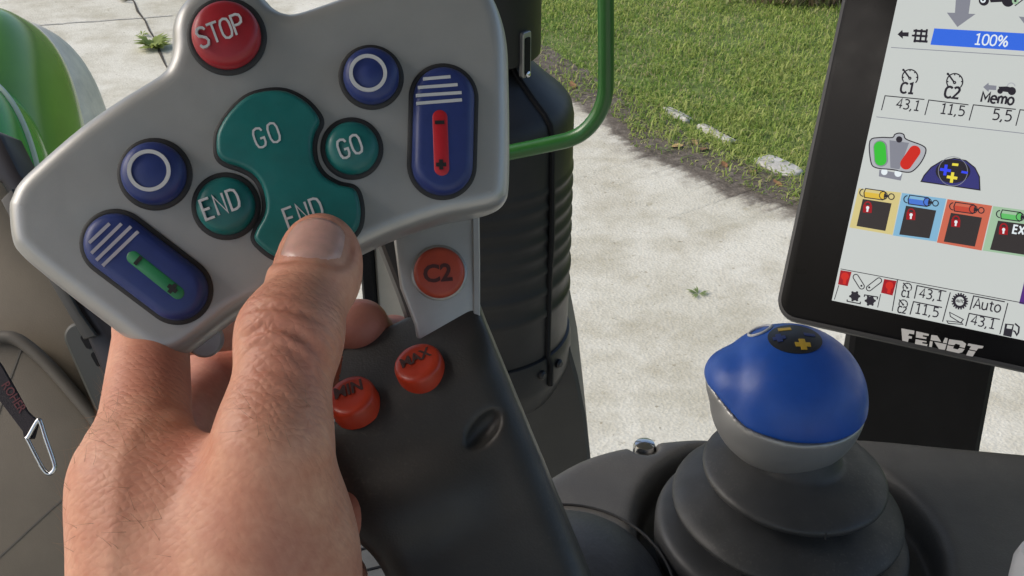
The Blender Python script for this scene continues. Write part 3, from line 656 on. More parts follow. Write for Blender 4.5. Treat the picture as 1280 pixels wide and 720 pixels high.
mb.build('maker_logo', bez, recalc=False)

ZS = .0006
DIG = {'0': [([(.3, 1), (.14, .93), (.06, .75), (.04, .5), (.06, .25), (.14, .07), (.3, 0), (.46, .07), (.54, .25), (.56, .5), (.54, .75), (.46, .93)], 1)],
 '1': [([(.1, .9), (.33, 1), (.33, 0)], 0), ([(.1, .02), (.56, .02)], 0)],
 '3': [([(.07, .95), (.25, 1), (.42, .96), (.51, .85), (.51, .7), (.42, .57), (.22, .53)], 0), ([(.22, .53), (.44, .48), (.55, .32), (.53, .15), (.4, .02), (.22, 0), (.05, .05)], 0)],
 '4': [([(.42, 0), (.42, 1), (.03, .3), (.58, .3)], 0)],
 '5': [([(.5, .98), (.1, .98), (.1, .58), (.28, .62), (.45, .56), (.55, .4), (.54, .2), (.44, .05), (.26, 0), (.06, .04)], 0)],
 ',': [([(.14, .1), (.12, -.04), (.04, -.18)], 0)],
 '%': [([(.2, 1), (.08, .9), (.05, .75), (.08, .6), (.2, .5), (.32, .6), (.35, .75), (.32, .9)], 1), ([(.72, .5), (.6, .4), (.57, .25), (.6, .1), (.72, 0), (.84, .1), (.87, .25), (.84, .4)], 1), ([(.72, 1), (.2, 0)], 0)]}
DIG.update({'C': [([(.6, .86), (.48, .97), (.34, 1), (.16, .93), (.06, .75), (.04, .5), (.06, .25), (.16, .07), (.34, 0), (.48, .03), (.6, .14)], 0)],
 '2': [([(.07, .88), (.2, .98), (.34, 1), (.48, .93), (.53, .76), (.47, .58), (.06, .02), (.56, .02)], 0)],
 'M': [([(.06, 0), (.06, 1), (.4, .35), (.74, 1), (.74, 0)], 0)], 'm': [([(.06, 0), (.06, .72)], 0), ([(.06, .5), (.15, .68), (.27, .73), (.38, .66), (.42, .5), (.42, 0)], 0), ([(.42, .5), (.51, .68), (.63, .73), (.74, .66), (.78, .5), (.78, 0)], 0)],
 'e': [([(.05, .38), (.54, .38), (.52, .56), (.42, .69), (.3, .73), (.15, .67), (.06, .5), (.05, .33), (.1, .12), (.22, .01), (.36, 0), (.52, .07)], 0)],
 'o': [([(.3, .73), (.14, .66), (.05, .48), (.05, .26), (.14, .07), (.3, 0), (.46, .07), (.55, .26), (.55, .48), (.46, .66)], 1)],
 'A': [([(.02, 0), (.33, 1), (.64, 0)], 0), ([(.12, .32), (.54, .32)], 0)], 'u': [([(.06, .73), (.06, .22), (.12, .06), (.26, 0), (.42, .07), (.5, .24)], 0), ([(.5, .73), (.5, 0)], 0)],
 't': [([(.18, .95), (.18, .18), (.25, .03), (.4, 0)], 0), ([(.0, .72), (.38, .72)], 0)], 'E': [([(.5, 1), (.06, 1), (.06, 0), (.52, 0)], 0), ([(.06, .52), (.48, .52)], 0)],
 'X': [([(.03, 1), (.6, 0)], 0), ([(.6, 1), (.03, 0)], 0)], 'T': [([(.0, 1), (.6, 1)], 0), ([(.3, 1), (.3, 0)], 0)], 'U': [([(.06, 1), (.06, .3), (.14, .07), (.3, 0), (.46, .07), (.54, .3), (.54, 1)], 0)],
 'O': [([(.36, 1), (.17, .93), (.06, .75), (.04, .5), (.06, .25), (.17, .07), (.36, 0), (.55, .07), (.66, .25), (.68, .5), (.66, .75), (.55, .93)], 1)]})
DW = {',': .3, '%': .92, 'M': .82, 'm': .84, 't': .42, 'A': .66, 'O': .72}
def digits(mb, fr, t, p0, p1, z, m, wd=.13):
    a = V(fr.uv(*p0, z)); b = V(fr.uv(*p1, z)); e = b - a; tot = sum(DW.get(c, .62) for c in t) + .06 * (len(t) - 1) - .06; k = e.length / tot; e.normalize(); n = V((-e.y, e.x)); x0 = -.03
    for ch in t:
        for pl, cl in DIG[ch]: ribbon(mb, fr, [tuple(a + e * ((x0 + x) * k) + n * (y * k * .98)) for x, y in pl], wd * k, z - .00005, z + .00003, m, bool(cl))
        x0 += DW.get(ch, .62) + .06
class W:                                                        # a widget drawn on the screen, in one of the zoom windows
    def __init__(s, name, ox, oy, k): s.mb = MB(); s.name = name; s.ox, s.oy, s.k = ox, oy, k; s.z = ZS
    def pt(s, p): return (s.ox + p[0] * s.k, s.oy + p[1] * s.k)
    def poly(s, pts, m, up=0): flat(s.mb, S, S.uvs([s.pt(p) for p in pts]), s.z + up * .00012, m); return s
    def disc(s, c, r, m, up=0, ry=None): return s.poly(circle(c, r, 28, ry), m, up)
    def line(s, pts, wd, m, up=0, closed=False):
        q = S.uvs([s.pt(p) for p in pts]); kk = (V(S.uv(*s.pt((10, 0)))) - V(S.uv(*s.pt((0, 0))))).length / 10
        q2 = []; ribbon(s.mb, S, q, wd * kk, s.z - .0001, s.z + up * .00012 + .00004, m, closed); return s
    def ring(s, c, r, wd, m, up=0, a0=0, a1=360):
        n = 30; pts = [(c[0] + r * math.cos(math.radians(a0 + (a1 - a0) * i / n)), c[1] + r * math.sin(math.radians(a0 + (a1 - a0) * i / n))) for i in range(n + (0 if a1 - a0 == 360 else 1))]
        return s.line(pts, wd, m, up, a1 - a0 == 360)
    def text(s, t, a, b, m, bold=0.0, up=0, ys=1.0):
        if all(c in DIG for c in t): digits(s.mb, S, t, s.pt(a), s.pt(b), s.z + up * .00012, m, .13 if bold < .01 else .2); return s
        text(s.mb, S, t, s.pt(a), s.pt(b), s.z + up * .00012, m, bold, ys); return s
    def done(s): return s.mb.build(s.name, screen, recalc=False)
A8 = (1100, 0, .1406)
W('progress_bar', *A8).poly([(485, 255), (1500, 312), (1500, 470), (450, 400)], s_bl).text('100%', (835, 393), (1128, 414), s_w, .0, 2).done()
W('direction_arrow', *A8).poly([(690, -200), (835, -200), (790, 125), (852, 127), (690, 243), (596, 115), (668, 117)], s_gr).done()
W('direction_arrow', *A8).poly([(1235, 150), (1500, 170), (1350, 300)], s_gr).done()
W('tractor_icon', *A8).disc((925, 8), 46, s_k).disc((918, 5), 24, s_w, 1).disc((918, 5), 10, s_k, 2).disc((1140, 8), 56, s_k).disc((1205, 12), 30, s_tg, 1).disc((1205, 12), 12, s_k, 2).poly([(960, -60), (1110, -60), (1090, 20), (985, 25)], s_k).line([(1200, 55), (1285, -10)], 9, s_k).done()
W('arrow_icon', *A8).poly([(158, 308), (200, 268), (205, 290), (258, 290), (255, 328), (205, 325), (205, 348)], s_k).done()
im = W('implement_icon', *A8)
for y in (275, 318, 365): im.line([(300, y), (425, y + 8)], 20, s_k)
for x in (320, 368, 415): im.line([(x + 5, 262), (x - 10, 380)], 17, s_k)
im.line([(285, 318), (320, 320)], 16, s_k); im.done()
AA = (1080, 60, .16667)
W('divider_line', *AA).line([(205, -2), (1400, 75)], 5, s_gr).done(); W('divider_line', *AA).line([(95, 518), (1400, 665)], 5, s_gr).done()
def gauge(wd, c, r, lw):
    wd.ring(c, r, lw, s_k, 0, -215, 45)
    for a in (-180, -135, -90, -45, 0): 
        ca, sa = math.cos(math.radians(a)), math.sin(math.radians(a)); wd.line([(c[0] + ca * r * .78, c[1] + sa * r * .78), (c[0] + ca * r, c[1] + sa * r)], lw, s_k)
    wd.line([(c[0] - r * .85, c[1] - r), (c[0] - r * .1, c[1] + r * .05)], lw * 1.3, s_k).ring((c[0] - r * .02, c[1] + r * .12), r * .13, lw, s_k).disc((c[0] - r * .85, c[1] - r * .95), r * .16, s_k, 1); return wd
g = gauge(W('speed_gauge_icon', *AA), (347, 222), 58, 9); g.text('C1', (270, 335), (370, 343), s_k, .022); g.done()
g = gauge(W('speed_gauge_icon', *AA), (682, 254), 60, 9); g.text('C2', (600, 370), (710, 380), s_k, .022); g.done()
W('reverse_tractor_icon', *AA).poly([(895, 295), (935, 262), (937, 280), (995, 285), (992, 318), (938, 315), (935, 332)], s_gr).disc((1022, 325), 21, s_k).disc((1110, 325), 31, s_k).poly([(1010, 292), (1075, 290), (1110, 300), (1090, 335), (1020, 325)], s_k).ring((1105, 295), 30, 7, s_lg, 1, 190, 350).text('Memo', (875, 403), (1118, 427), s_k, .02).done()
for t, a, b, l in (('43,1', (240, 448), (410, 472), [(133, 468), (160, 360), (455, 388)]), ('11,5', (568, 490), (748, 511), [(458, 505), (488, 392), (785, 428)]), ('5,5', (960, 535), (1100, 551), [(790, 545), (822, 428), (1140, 462)])):
    W('value_field', *AA).line(l, 7, s_k).text(t, a, b, s_k, .004, 1).done()
W('value_field', *AA).line([(1140, 585), (1172, 465), (1400, 490)], 7, s_k).done()
BB = (1060, 160, .22222)
o_ = [(125, 75), (180, 55), (250, 55), (265, 38), (290, 30), (315, 38), (330, 65), (420, 100), (440, 130), (415, 190), (370, 240), (330, 250), (250, 235), (160, 225), (130, 190)]
x = W('joystick_icon', *BB).poly(c2d(o_, 4), s_lg).line(c2d(o_, 4), 6, s_k, 1, True).poly([(235, 70), (345, 85), (290, 235), (240, 225)], s_gr, 1).disc((290, 66), 18, s_k, 2)
x.poly(stadium((186, 145), 148, 78, math.radians(86)), s_gr, 2).poly(stadium((184, 145), 136, 66, math.radians(86)), s_green, 3).poly(stadium((353, 168), 150, 66, math.radians(-55)), s_red, 3)
x.poly([(178, 236), (308, 258), (298, 297), (175, 273)], s_gr).disc((206, 248), 18, s_w, 1).disc((283, 256), 20, s_w, 1); x.done()
dm = [(413, 302), (430, 268), (470, 222), (530, 186), (600, 172), (665, 185), (715, 225), (740, 275), (743, 350)]
x = W('ball_lever_icon', *BB).poly(dm, s_navy).line(dm, 6, s_k, 1, True).disc((592, 245), 98, s_k, 1, 66).ring((592, 245), 82, 3, s_gr, 2)
def plus(wd, c, r, t, m, up): wd.line([(c[0] - r, c[1] - r * .15), (c[0] + r, c[1] + r * .15)], t, m, up).line([(c[0] + r * .15, c[1] - r), (c[0] - r * .15, c[1] + r)], t, m, up + .3)
plus(x, (550, 238), 30, 15, s_b2, 3); plus(x, (587, 280), 29, 15, s_y, 3); x.line([(588, 206), (622, 209)], 13, s_y, 3).line([(640, 248), (675, 254)], 12, s_b2, 3); x.done()
tiles = [([(62, 340), (300, 364), (252, 602), (10, 560)], s_ty, [(85, 400), (247, 425), (212, 580), (50, 552)], (113, 452), (150, 374), s_cy), ([(306, 366), (554, 399), (500, 640), (254, 605)], s_tb, [(328, 438), (498, 465), (460, 622), (290, 600)], (357, 492), (398, 411), s_cb),
         ([(561, 401), (812, 438), (752, 690), (501, 645)], s_tr, [(580, 478), (755, 505), (715, 668), (540, 640)], (609, 532), (655, 451), s_cr), ([(818, 440), (1120, 480), (1060, 735), (758, 690)], s_tg, [(845, 522), (1060, 550), (1020, 718), (800, 685)], (877, 575), (918, 494), s_cg)]
def lock(wd, c, r, m, up):
    wd.poly([(c[0] - r, c[1] - r * .75), (c[0] + r, c[1] - r * .6), (c[0] + r * .9, c[1] + r * 1.1), (c[0] - r * 1.1, c[1] + r * .95)], m, up).ring((c[0], c[1] - r * .7), r * .7, r * .3, m, up, 180, 370)
    wd.disc((c[0], c[1] - r * .1), r * .36, s_w, up + 1).poly([(c[0] - r * .18, c[1]), (c[0] + r * .22, c[1] + .05 * r), (c[0] + r * .1, c[1] + r * .85), (c[0] - r * .3, c[1] + r * .8)], s_w, up + 1)
for i, (tq, tm, iq, lc, cyl, cm) in enumerate(tiles):
    x = W('valve_tile', *BB).poly(tq, tm).poly(iq, s_dk, 1); lock(x, lc, 25, s_dr, 2)
    a = math.radians(8); ca, sa = math.cos(a), math.sin(a)
    R_ = lambda u, v: (cyl[0] + u * ca - v * sa, cyl[1] + u * sa + v * ca)
    bdy = [R_(-52, -25), R_(52, -25), R_(62, -14), R_(64, 0), R_(62, 14), R_(52, 25), R_(-52, 25), R_(-58, 0)]
    x.poly(bdy, cm, 2).poly([R_(-52, -22), R_(30, -22), R_(30, -6), R_(-55, -6)], s_ty if i == 0 else (s_tb if i == 1 else (s_tr if i == 2 else s_tg)), 3).line(bdy, 5, s_k, 4, True).ring(R_(-62, 0), 20, 5, s_k, 4, 90, 270).poly([R_(55, -12), R_(82, -4), R_(82, 4), R_(55, 12)], s_k, 4).ring(R_(97, 0), 16, 5, s_k, 4).ring(R_(52, 0), 22, 4, s_k, 4)
    if i == 3: x.text('EXT', (925, 590), (1018, 604), s_w, .015, 3)
    x.done()
CC = (1030, 310, .22222)
x = W('status_strip', *CC).line([(95, 118), (1400, 362)], 4, s_k)
for a, b in (((415, 180), (385, 355)), ((712, 250), (668, 415)), ((1035, 310), (990, 485))): x.line([a, b], 5, s_k)
x.done()
x = W('lock_icon', *CC).poly([(95, 125), (157, 135), (135, 215), (80, 205)], s_dr); x.disc((120, 160), 22, s_red, 1).poly([(112, 165), (132, 168), (125, 205), (108, 202)], s_red, 2).done()
x = W('lock_icon', *CC).poly([(340, 175), (410, 186), (387, 268), (322, 252)], s_dr); x.disc((370, 212), 22, s_red, 1).poly([(362, 217), (382, 220), (375, 257), (357, 254)], s_red, 2).done()
W('lift_arm_icon', *CC).line(stadium((197, 190), 92, 30, math.radians(58)), 5, s_k, 0, True).line(stadium((283, 205), 100, 30, math.radians(-38)), 5, s_k, 0, True).disc((212, 213), 6, s_k).disc((256, 222), 6, s_k).done()
x = W('gear_icon', *CC)
for c in ((175, 272), (262, 297)):
    x.disc(c, 24, s_k)
    for i in range(6): x.disc((c[0] + 25 * math.cos(i * 1.047), c[1] + 25 * math.sin(i * 1.047)), 7, s_k, 1)
x.line([(132, 290), (132, 300), (205, 314), (207, 302)], 6, s_k).line([(228, 275), (230, 264), (303, 276), (300, 290)], 6, s_k).line([(320, 260), (303, 335)], 4, s_k).line([(85, 210), (60, 290)], 4, s_k); x.done()
for c, t, a, b in (((470, 222), 'C1', (435, 272), (481, 279)), ((447, 316), 'C2', (413, 362), (460, 369))):
    x = gauge(W('speed_gauge_icon', *CC), c, 24, 5); x.text(t, a, b, s_k, .03); x.done()
for t, a, b, l in (('43,1', (535, 277), (662, 299), [(510, 285), (525, 212), (690, 245)]), ('11,5', (510, 366), (640, 390), [(485, 375), (505, 302), (665, 335)]), ('Auto', (840, 337), (990, 364), [(822, 348), (843, 270), (1018, 303)]), ('43,1', (825, 429), (957, 456), [(798, 440), (818, 368), (990, 402)])):
    W('value_field', *CC).line(l, 6, s_k).text(t, a, b, s_k, .006, 1).done()
x = W('auto_gear_icon', *CC).ring((765, 300), 32, 13, s_k)
for i in range(18): x.line([(765 + 36 * math.cos(i * .349), 300 + 36 * math.sin(i * .349)), (765 + 47 * math.cos(i * .349), 300 + 47 * math.sin(i * .349))], 8, s_k)
x.text('AUTO', (742, 303), (788, 310), s_k, .01, 1).done()
W('pedal_icon', *CC).line([(708, 362), (785, 402), (770, 422), (748, 408), (712, 385)], 5, s_k, 0, True).line([(692, 410), (775, 420), (782, 430), (700, 424)], 5, s_k, 0, True).done()
W('fuel_icon', *CC).poly([(1020, 425), (1070, 430), (1055, 502), (1008, 492)], s_k).poly([(1032, 432), (1062, 436), (1056, 456), (1028, 452)], s_bg, 1).line([(1075, 425), (1098, 445), (1095, 475), (1085, 490), (1075, 470), (1065, 465)], 8, s_k).done()
W('side_tab', *CC).poly([(1128, 185), (1200, 200), (1170, 328), (1098, 312)], s_pu).done()

# mount post of the display
mp = empty('display_mount', P(1150, 560, .64), 'broad black upright bracket carrying the display behind the console', 'bracket')
fr = Frame(P(1150, 500, .66), (RX * .95 - FW * .22), V((0, 0, 1)) * .97 + UP * .2)
mb = MB(); loft(mb, fr, fr.uvs([(1078, 300), (1280, 300), (1243, 470), (1226, 560), (1205, 700), (1015, 700), (1040, 560), (1061, 440)]), [(-.004, -.03), (0, -.026), (0, -.003), (-.003, 0)], black_p); mb.build('upright', mp)
mb = MB(); fr = Frame(S.w(.12, .06, -.036), S.ex, S.ey); loft(mb, fr, rrect(-.05, -.05, .05, .03, .006), [(0, -.075), (0, -.002), (-.002, .001)], black_p); mb.build('clamp_block', mp)

# ------------------------------------------------------------------ armrest console, ball lever
ZC = 2.6 - .304
CF = Frame(V((0, .4, ZC)), (1, 0, 0), (0, 1, 0))
bc = G(985, 662, ZC); bx, by = bc.x, bc.y
cons_px = [(640, 650), (670, 612), (705, 587), (745, 568), (800, 555), (870, 547.5), (980, 546), (1080, 548), (1180, 557), (1290, 567)]
cp = [(G(x, y, ZC).x, G(x, y, ZC).y) for x, y in cons_px]
cp = [(p.x, p.y) for p in catmull(cp, 4, False)] + [(.30, .33), (.30, .12), (cp[0][0] - .03, .10), (cp[0][0] - .03, .22), (cp[0][0] - .015, .285)]
PA = np.array(ccw(cp))
def poly_sdf(p2):
    d = np.full(p2.shape[:-1], 1e9); sg = np.ones(p2.shape[:-1])
    for i in range(len(PA)):
        a, b = PA[i], PA[i - 1]; e = b - a; w_ = p2 - a; t = np.clip((w_ @ e) / (e @ e), 0, 1); q = w_ - t[..., None] * e; d = np.minimum(d, (q ** 2).sum(-1))
        c1 = p2[..., 1] >= a[1]; c2 = p2[..., 1] < b[1]; c3 = e[0] * w_[..., 1] > e[1] * w_[..., 0]
        f = (c1 & c2 & c3) | (~c1 & ~c2 & ~c3); sg = np.where(f, -sg, sg)
    return sg * np.sqrt(d)
RR = .0600
padc = np.array([G(722, 735, ZC).x, G(722, 735, ZC).y])
def cons(p):
    d = smax(poly_sdf(p[..., :2]) - .0035, p[..., 2] - ZC, .009); d = np.maximum(d, ZC - .055 - p[..., 2])
    r = np.hypot(p[..., 0] - bx, p[..., 1] - by)
    rec = smax(r - RR, ZC - .020 - p[..., 2], .004); d = smax(d, -rec, .007)
    sc_ = G(806, 556, ZC); rs = np.hypot(p[..., 0] - sc_.x, p[..., 1] - sc_.y); d = smax(d, -np.maximum(rs - .0062, ZC - .006 - p[..., 2]), .002)
    rp_ = np.hypot((p[..., 0] - padc[0]) / 1.0, (p[..., 1] - padc[1]))
    return d
con = empty('armrest_console', V((.12, .3, ZC - .05)), 'dark grey armrest console surface around the ball lever', 'console')
vv_, ff_ = nets(cons, (PA[:, 0].min() - .01, .09, ZC - .06), (.31, PA[:, 1].max() + .01, ZC + .008), .0017)
np_mesh('console_top', vv_, ff_, [console_m], con)
mb = MB(); p = G(806, 556, ZC - .004) - V((0, 0, .0022)); lathe(mb, p, (0, 0, 1), (1, 0, 0), [(.0052, -.002), (.0052, .001), (.0044, .0028), (.002, .0038), (.0005, .004)], chrome, 28); mb.build('screw', con)
# palm pad
def pad(p):
    return smax(ellipsoid(p, np.array([padc[0] - .004, padc[1], ZC - .012]), (.040, .046, .030)), -(p[..., 2] - ZC + .02), .003)
vv_, ff_ = nets(pad, (padc[0] - .055, padc[1] - .055, ZC - .03), (padc[0] + .05, padc[1] + .055, ZC + .03), .0016)
np_mesh('palm_pad', vv_, ff_, [leather], con)
mb = MB(); cyc = [V((padc[0] - .004 + .0405 * math.cos(a), padc[1] + .0465 * math.sin(a), ZC + .0003)) for a in [2 * PI * i / 60 for i in range(60)]]; tube(mb, cyc, .0006, gasket, 8, True); mb.build('pad_seam', con)
# white knob at the lower right corner
mb = MB(); wk = P(1296, 722, .37); lathe(mb, wk - V((0, 0, .04)), (0, 0, 1), (1, 0, 0), [(.007, 0), (.0075, .02), (.0085, .038), (.0088, .046), (.0075, .051), (.004, .053)], mat('white_plastic', (.62, .63, .66), .35), 32)
tag(mb.build('push_knob', origin=wk), 'small white plastic knob cut off by the bottom right corner', 'knob')

lev = empty('ball_lever', V((bx, by, ZC - .012)), 'blue and silver ball knob lever on a black rubber bellows', 'lever')
kb = lambda px, d=.42: px * d / F
prof = [(.0470, -.016), (.0492, -.0120), (.0500, -.0040), (.0500, .0000), (.0482, .0026), (.0440, .0040), (.0360, .0048), (.0335, .0070), (.0375, .0090), (.0432, .0106), (.0450, .0124), (.0445, .0144), (.0405, .0172), (.0320, .0206), (.0235, .0226), (.0228, .0238), (.0285, .0258), (.0335, .0272), (.0353, .0290), (.0348, .0310), (.0310, .0330), (.0255, .0348), (.0205, .0362), (.0165, .038), (.013, .046)]
mb = MB(); lathe(mb, V((bx - .0030, by, ZC)), (.06, 0, 1), (0, -1, 0), [(p.x, p.y) for p in catmull(prof, 4, False)], rubber, 128); bel = mb.build('rubber_bellows', lev, sharp=60)
mb = MB(); tube(mb, [V((bx - .0022 + .0450 * math.sin(.12) , by - .0450 * math.cos(.12), ZC + .0110 + .0007 * i)) for i in range(6)], .0004, rubber, 6); tube(mb, [V((bx - .0012 + .0353 * math.sin(.1), by - .0352 * math.cos(.1), ZC + .0276 + .0007 * i)) for i in range(5)], .0004, rubber, 6); mb.build('mould_seam', bel)
BC = P(984, 499, .42); bcn = np.array(BC); RB = .0297; RZ = .0289
bump_c = np.array(P(905, 492, .412)); U3 = np.array(UP); 
seam_n = V((0, .10, 1)).normalized()
def ballsdf(p, grow=0.0):
    d = ellipsoid(p, bcn, (RB + grow, RB + grow, RZ + grow)); return d
tilt = np.array([.06, 0, 1.0]); tilt = tilt / np.linalg.norm(tilt)
def seam(p):                                                   # height above the seam surface
    return (p - bcn) @ tilt - .0013 - .0055 * np.clip((-.66 * RB - (p[..., 0] - bcn[0])) / (.34 * RB), 0, 1) ** 1.3
bR = np.array(P(914, 475, .417))
def capf(p):
    d = smin(ballsdf(p), ellipsoid(p, bR, (.0104, .0145, .0108)), .004); return smax(d, -seam(p), .0012)
def basef(p):
    d = smin(ballsdf(p, -.0004), ellipsoid(p, bR + np.array([.0006, 0, -.001]), (.0100, .013, .0102)), .003); return smax(d, seam(p) + .0005, .0008)
lo_, hi_ = bcn - .042, bcn + .042
vv_, ff_ = nets(capf, lo_, hi_, .0008); cap = np_mesh('ball_cap', vv_, ff_, [blue_k], lev)
vv_, ff_ = nets(basef, lo_, hi_, .0009); np_mesh('ball_base', vv_, ff_, [silver_d], lev)
# symbol disc on top of the ball
tp = P(986, 423, .418); dn = (V(tp) - BC).normalized()
dn = V((-.03, -.02, 1)).normalized()
def ball_hit(d): return 1 / math.sqrt((d.x / RB) ** 2 + (d.y / RB) ** 2 + (d.z / RZ) ** 2)
TP = BC + dn * ball_hit(dn); nn = V((dn.x / RB ** 2, dn.y / RB ** 2, dn.z / RZ ** 2)).normalized()
TFr = Frame(TP, RX, nn.cross(RX))
def onball(x, y, out):
    d = (TFr.w(x, y, 0) - BC).normalized(); return BC + d * (ball_hit(d) + out)
def ballpatch(mb, pts, out, m):
    c = (sum(p[0] for p in pts) / len(pts), sum(p[1] for p in pts) / len(pts)); N = len(pts); vs = [onball(*c, out)]; fs = []
    for k in (1, 2, 3):
        for x, y in pts: vs.append(onball(c[0] + (x - c[0]) * k / 3, c[1] + (y - c[1]) * k / 3, out))
    vs += [onball(x, y, out - .0012) for x, y in pts]
    for i in range(N):
        j = (i + 1) % N; fs.append([0, 1 + i, 1 + j])
        for k in range(3): fs.append([1 + k * N + i, 1 + (k + 1) * N + i, 1 + (k + 1) * N + j, 1 + k * N + j])
    mb.add(vs, fs, m)
mb = MB(); ballpatch(mb, circle((0, 0), .0104, 40, .0098), .00035, mat('charcoal_disc', (.018, .019, .022), .45)); disc = mb.build('symbol_disc', cap)
ky = mat('yellow_print', (.52, .33, .03), .5); kbl = mat('dim_blue_print', (.02, .035, .14), .5)
def rect_(c, w_, h_): return [(c[0] - w_, c[1] - h_), (c[0] + w_, c[1] - h_), (c[0] + w_, c[1] + h_), (c[0] - w_, c[1] + h_)]
mb = MB(); ballpatch(mb, rect_((-.0028, .0052), .0024, .0011), .0006, ky); ballpatch(mb, rect_((.0018, -.0052), .0028, .0011), .0006, ky); ballpatch(mb, rect_((.0018, -.0052), .0011, .0028), .00065, ky)
ballpatch(mb, rect_((.0056, .0010), .0021, .0009), .0006, kbl); ballpatch(mb, rect_((-.0060, -.0006), .0024, .0010), .0006, kbl); ballpatch(mb, rect_((-.0060, -.0006), .0010, .0024), .00065, kbl); mb.build('plus_minus_symbols', disc)
mb = MB()
ringp = [onball(-.0128 + .0058 * math.cos(a), .0125 + .0055 * math.sin(a), .0003) for a in [2 * PI * i / 40 for i in range(40)]]; tube(mb, ringp, .00055, ink_w, 8, True); mb.build('white_ring_mark', cap)

# ------------------------------------------------------------------ main joystick
YAW = math.radians(8)
pe = RX * math.cos(YAW) + FW * math.sin(YAW)
PF = Frame(P(330, 230, .300), pe, UP)
joy = empty('control_joystick', P(600, 740, .35), 'silver multifunction joystick head with coloured buttons on a dark grip, held by the hand', 'joystick')
plate_px = [(16, 262), (20, 246), (29, 229), (50, 208), (102, 163), (150, 129), (200, 98), (212, 84), (217, 64), (217, 41), (223, 20), (237, 2), (260, -14), (287, -19), (313, -11), (331, 1), (343, 13), (357, 20), (375, 19), (420, 4), (475, -16), (525, -34), (562, -38), (592, -26), (613, -2), (626, 28), (633, 62), (635, 110), (636, 180), (635, 235), (630, 254), (617, 265), (590, 272), (550, 280), (487, 302), (420, 334), (345, 372), (298, 396), (250, 432), (232, 443), (212, 448), (194, 446), (176, 436), (144, 411), (101, 378), (58, 344), (32, 321), (20, 302)]
pl = ccw(c2d(PF.uvs(plate_px, -.0095), 5))
mb = MB()
loft(mb, PF, pl, [(-.004, -.022), (-.0006, -.021), (0, -.0195), (.0001, -.012), (0, -.0085), (-.0004, -.0055), (-.0011, -.003), (-.0020, -.0014), (-.0032, -.0005), (-.0045, -.0001), (-.0058, 0), (-.0064, 0)], silver, cap1=False)
ring = offset(pl, -.0064); xs = [p[0] for p in ring]; ys = [p[1] for p in ring]
def inside(x, y):
    c_ = False
    for i in range(len(ring)):
        (x1_, y1_), (x2_, y2_) = ring[i - 1], ring[i]
        if (y1_ > y) != (y2_ > y) and x < (x2_ - x1_) * (y - y1_) / (y2_ - y1_) + x1_: c_ = not c_
    return c_
gpts = [V((x, y)) for x in np.arange(min(xs), max(xs), .006) for y in np.arange(min(ys), max(ys), .006) if inside(x, y)]
cv2, _, cf2, *_ = delaunay_2d_cdt([V(p) for p in ring] + gpts, [], [list(range(len(ring)))], 1, 1e-6)
mb.flatf |= set(range(len(mb.f), len(mb.f) + len(cf2))); mb.add([PF.w(p.x, p.y, 0) for p in cv2], [list(f) for f in cf2], silver)
plate = mb.build('faceplate', joy, sharp=50)
def button(name, pc, rpx, hgt, m, dome=.0008, part_of=joy, gask=1.075):
    c = PF.uv(*pc); k = .3 / F; r = rpx * k; mb = MB()
    loft(mb, PF, circle(c, r * gask), [(.0004, -.001), (.0004, .0005), (-.0002, .0010), (-.0008, .0010)], gasket); gk = None
    mb2 = MB(); rb = r * .97
    loft(mb2, PF, circle(c, rb), [(0, -.001), (-.0002, hgt - .0022), (-.0007, hgt - .0012), (-.0016, hgt - .0004), (-.003, hgt), (-.005, hgt + dome * .5), (-rb * .75, hgt + dome)], m)
    o = mb2.build(name, part_of, sharp=60); mb.build('button_gasket', o); return o
def rings(o, pc, rpx, z, name='white_ring'):
    mb = MB(); c = PF.uv(*pc, z); ribbon(mb, PF, circle(c, rpx * .295 / F, 56), .0010, z - .0012, z + .0001, ink_w, True); return mb.build(name, o, sharp=50)
stop = button('stop_button', (284, 46), 43.5, .0052, red_b)
mb = MB(); letters(mb, PF, 'STOP', (275, 38), 20.5, 25, 15.6, 2.9, .0035, .00615, ink_w); mb.build('lettering', stop)
ob = button('round_blue_button', (194, 218), 40, .0058, blue_b); rings(ob, (186, 213), 23.5, .0064)
ob = button('round_blue_button', (464, 97), 36.5, .0058, blue_b); rings(ob, (460, 91), 21.5, .0064)
ob = button('round_teal_button', (283, 258), 37.5, .0042, teal_b)
mb = MB(); letters(mb, PF, 'END', (275, 255), 20, 25, 17.5, 3.0,   .003, .00515, ink_w); mb.build('lettering', ob)
ob = button('round_teal_button', (440, 186), 35, .0042, teal_b)
mb = MB(); letters(mb, PF, 'GO', (437, 183), 20, 24, 17, 2.8,   .003, .00515, ink_w); mb.build('lettering', ob)
rk_px = [(272, 183), (274, 166), (287, 144), (308, 124), (332, 116), (357, 116), (380, 127), (395, 142), (400, 154), (394, 168), (391, 184), (394, 204), (405, 221), (424, 232), (441, 236), (448, 246), (451, 267), (446, 288), (425, 308), (392, 322), (362, 326), (342, 320), (328, 310), (319, 299), (322, 287), (331, 270), (333, 254), (328, 234), (318, 220), (303, 211), (283, 204), (274, 196)]
rk = ccw(c2d(PF.uvs(rk_px), 4))
mb = MB(); loft(mb, PF, rk, [(0, -.001), (-.0001, .0030), (-.0004, .0037), (-.0009, .0042), (-.0015, .0043)], teal_b); ro = mb.build('rocker_button', joy, sharp=60)
mb = MB(); loft(mb, PF, rk, [(.0012, -.001), (.0012, .0004), (.0006, .0009), (0, .0009)], gasket); mb.build('button_gasket', ro)
mb = MB(); letters(mb, PF, 'GO', (333, 169), 20, 25, 19, 2.6, .003, .0045, ink_w); letters(mb, PF, 'END', (379, 266), 20, 25, 17.5, 3.0, .003, .0045, ink_w); mb.build('lettering', ro)
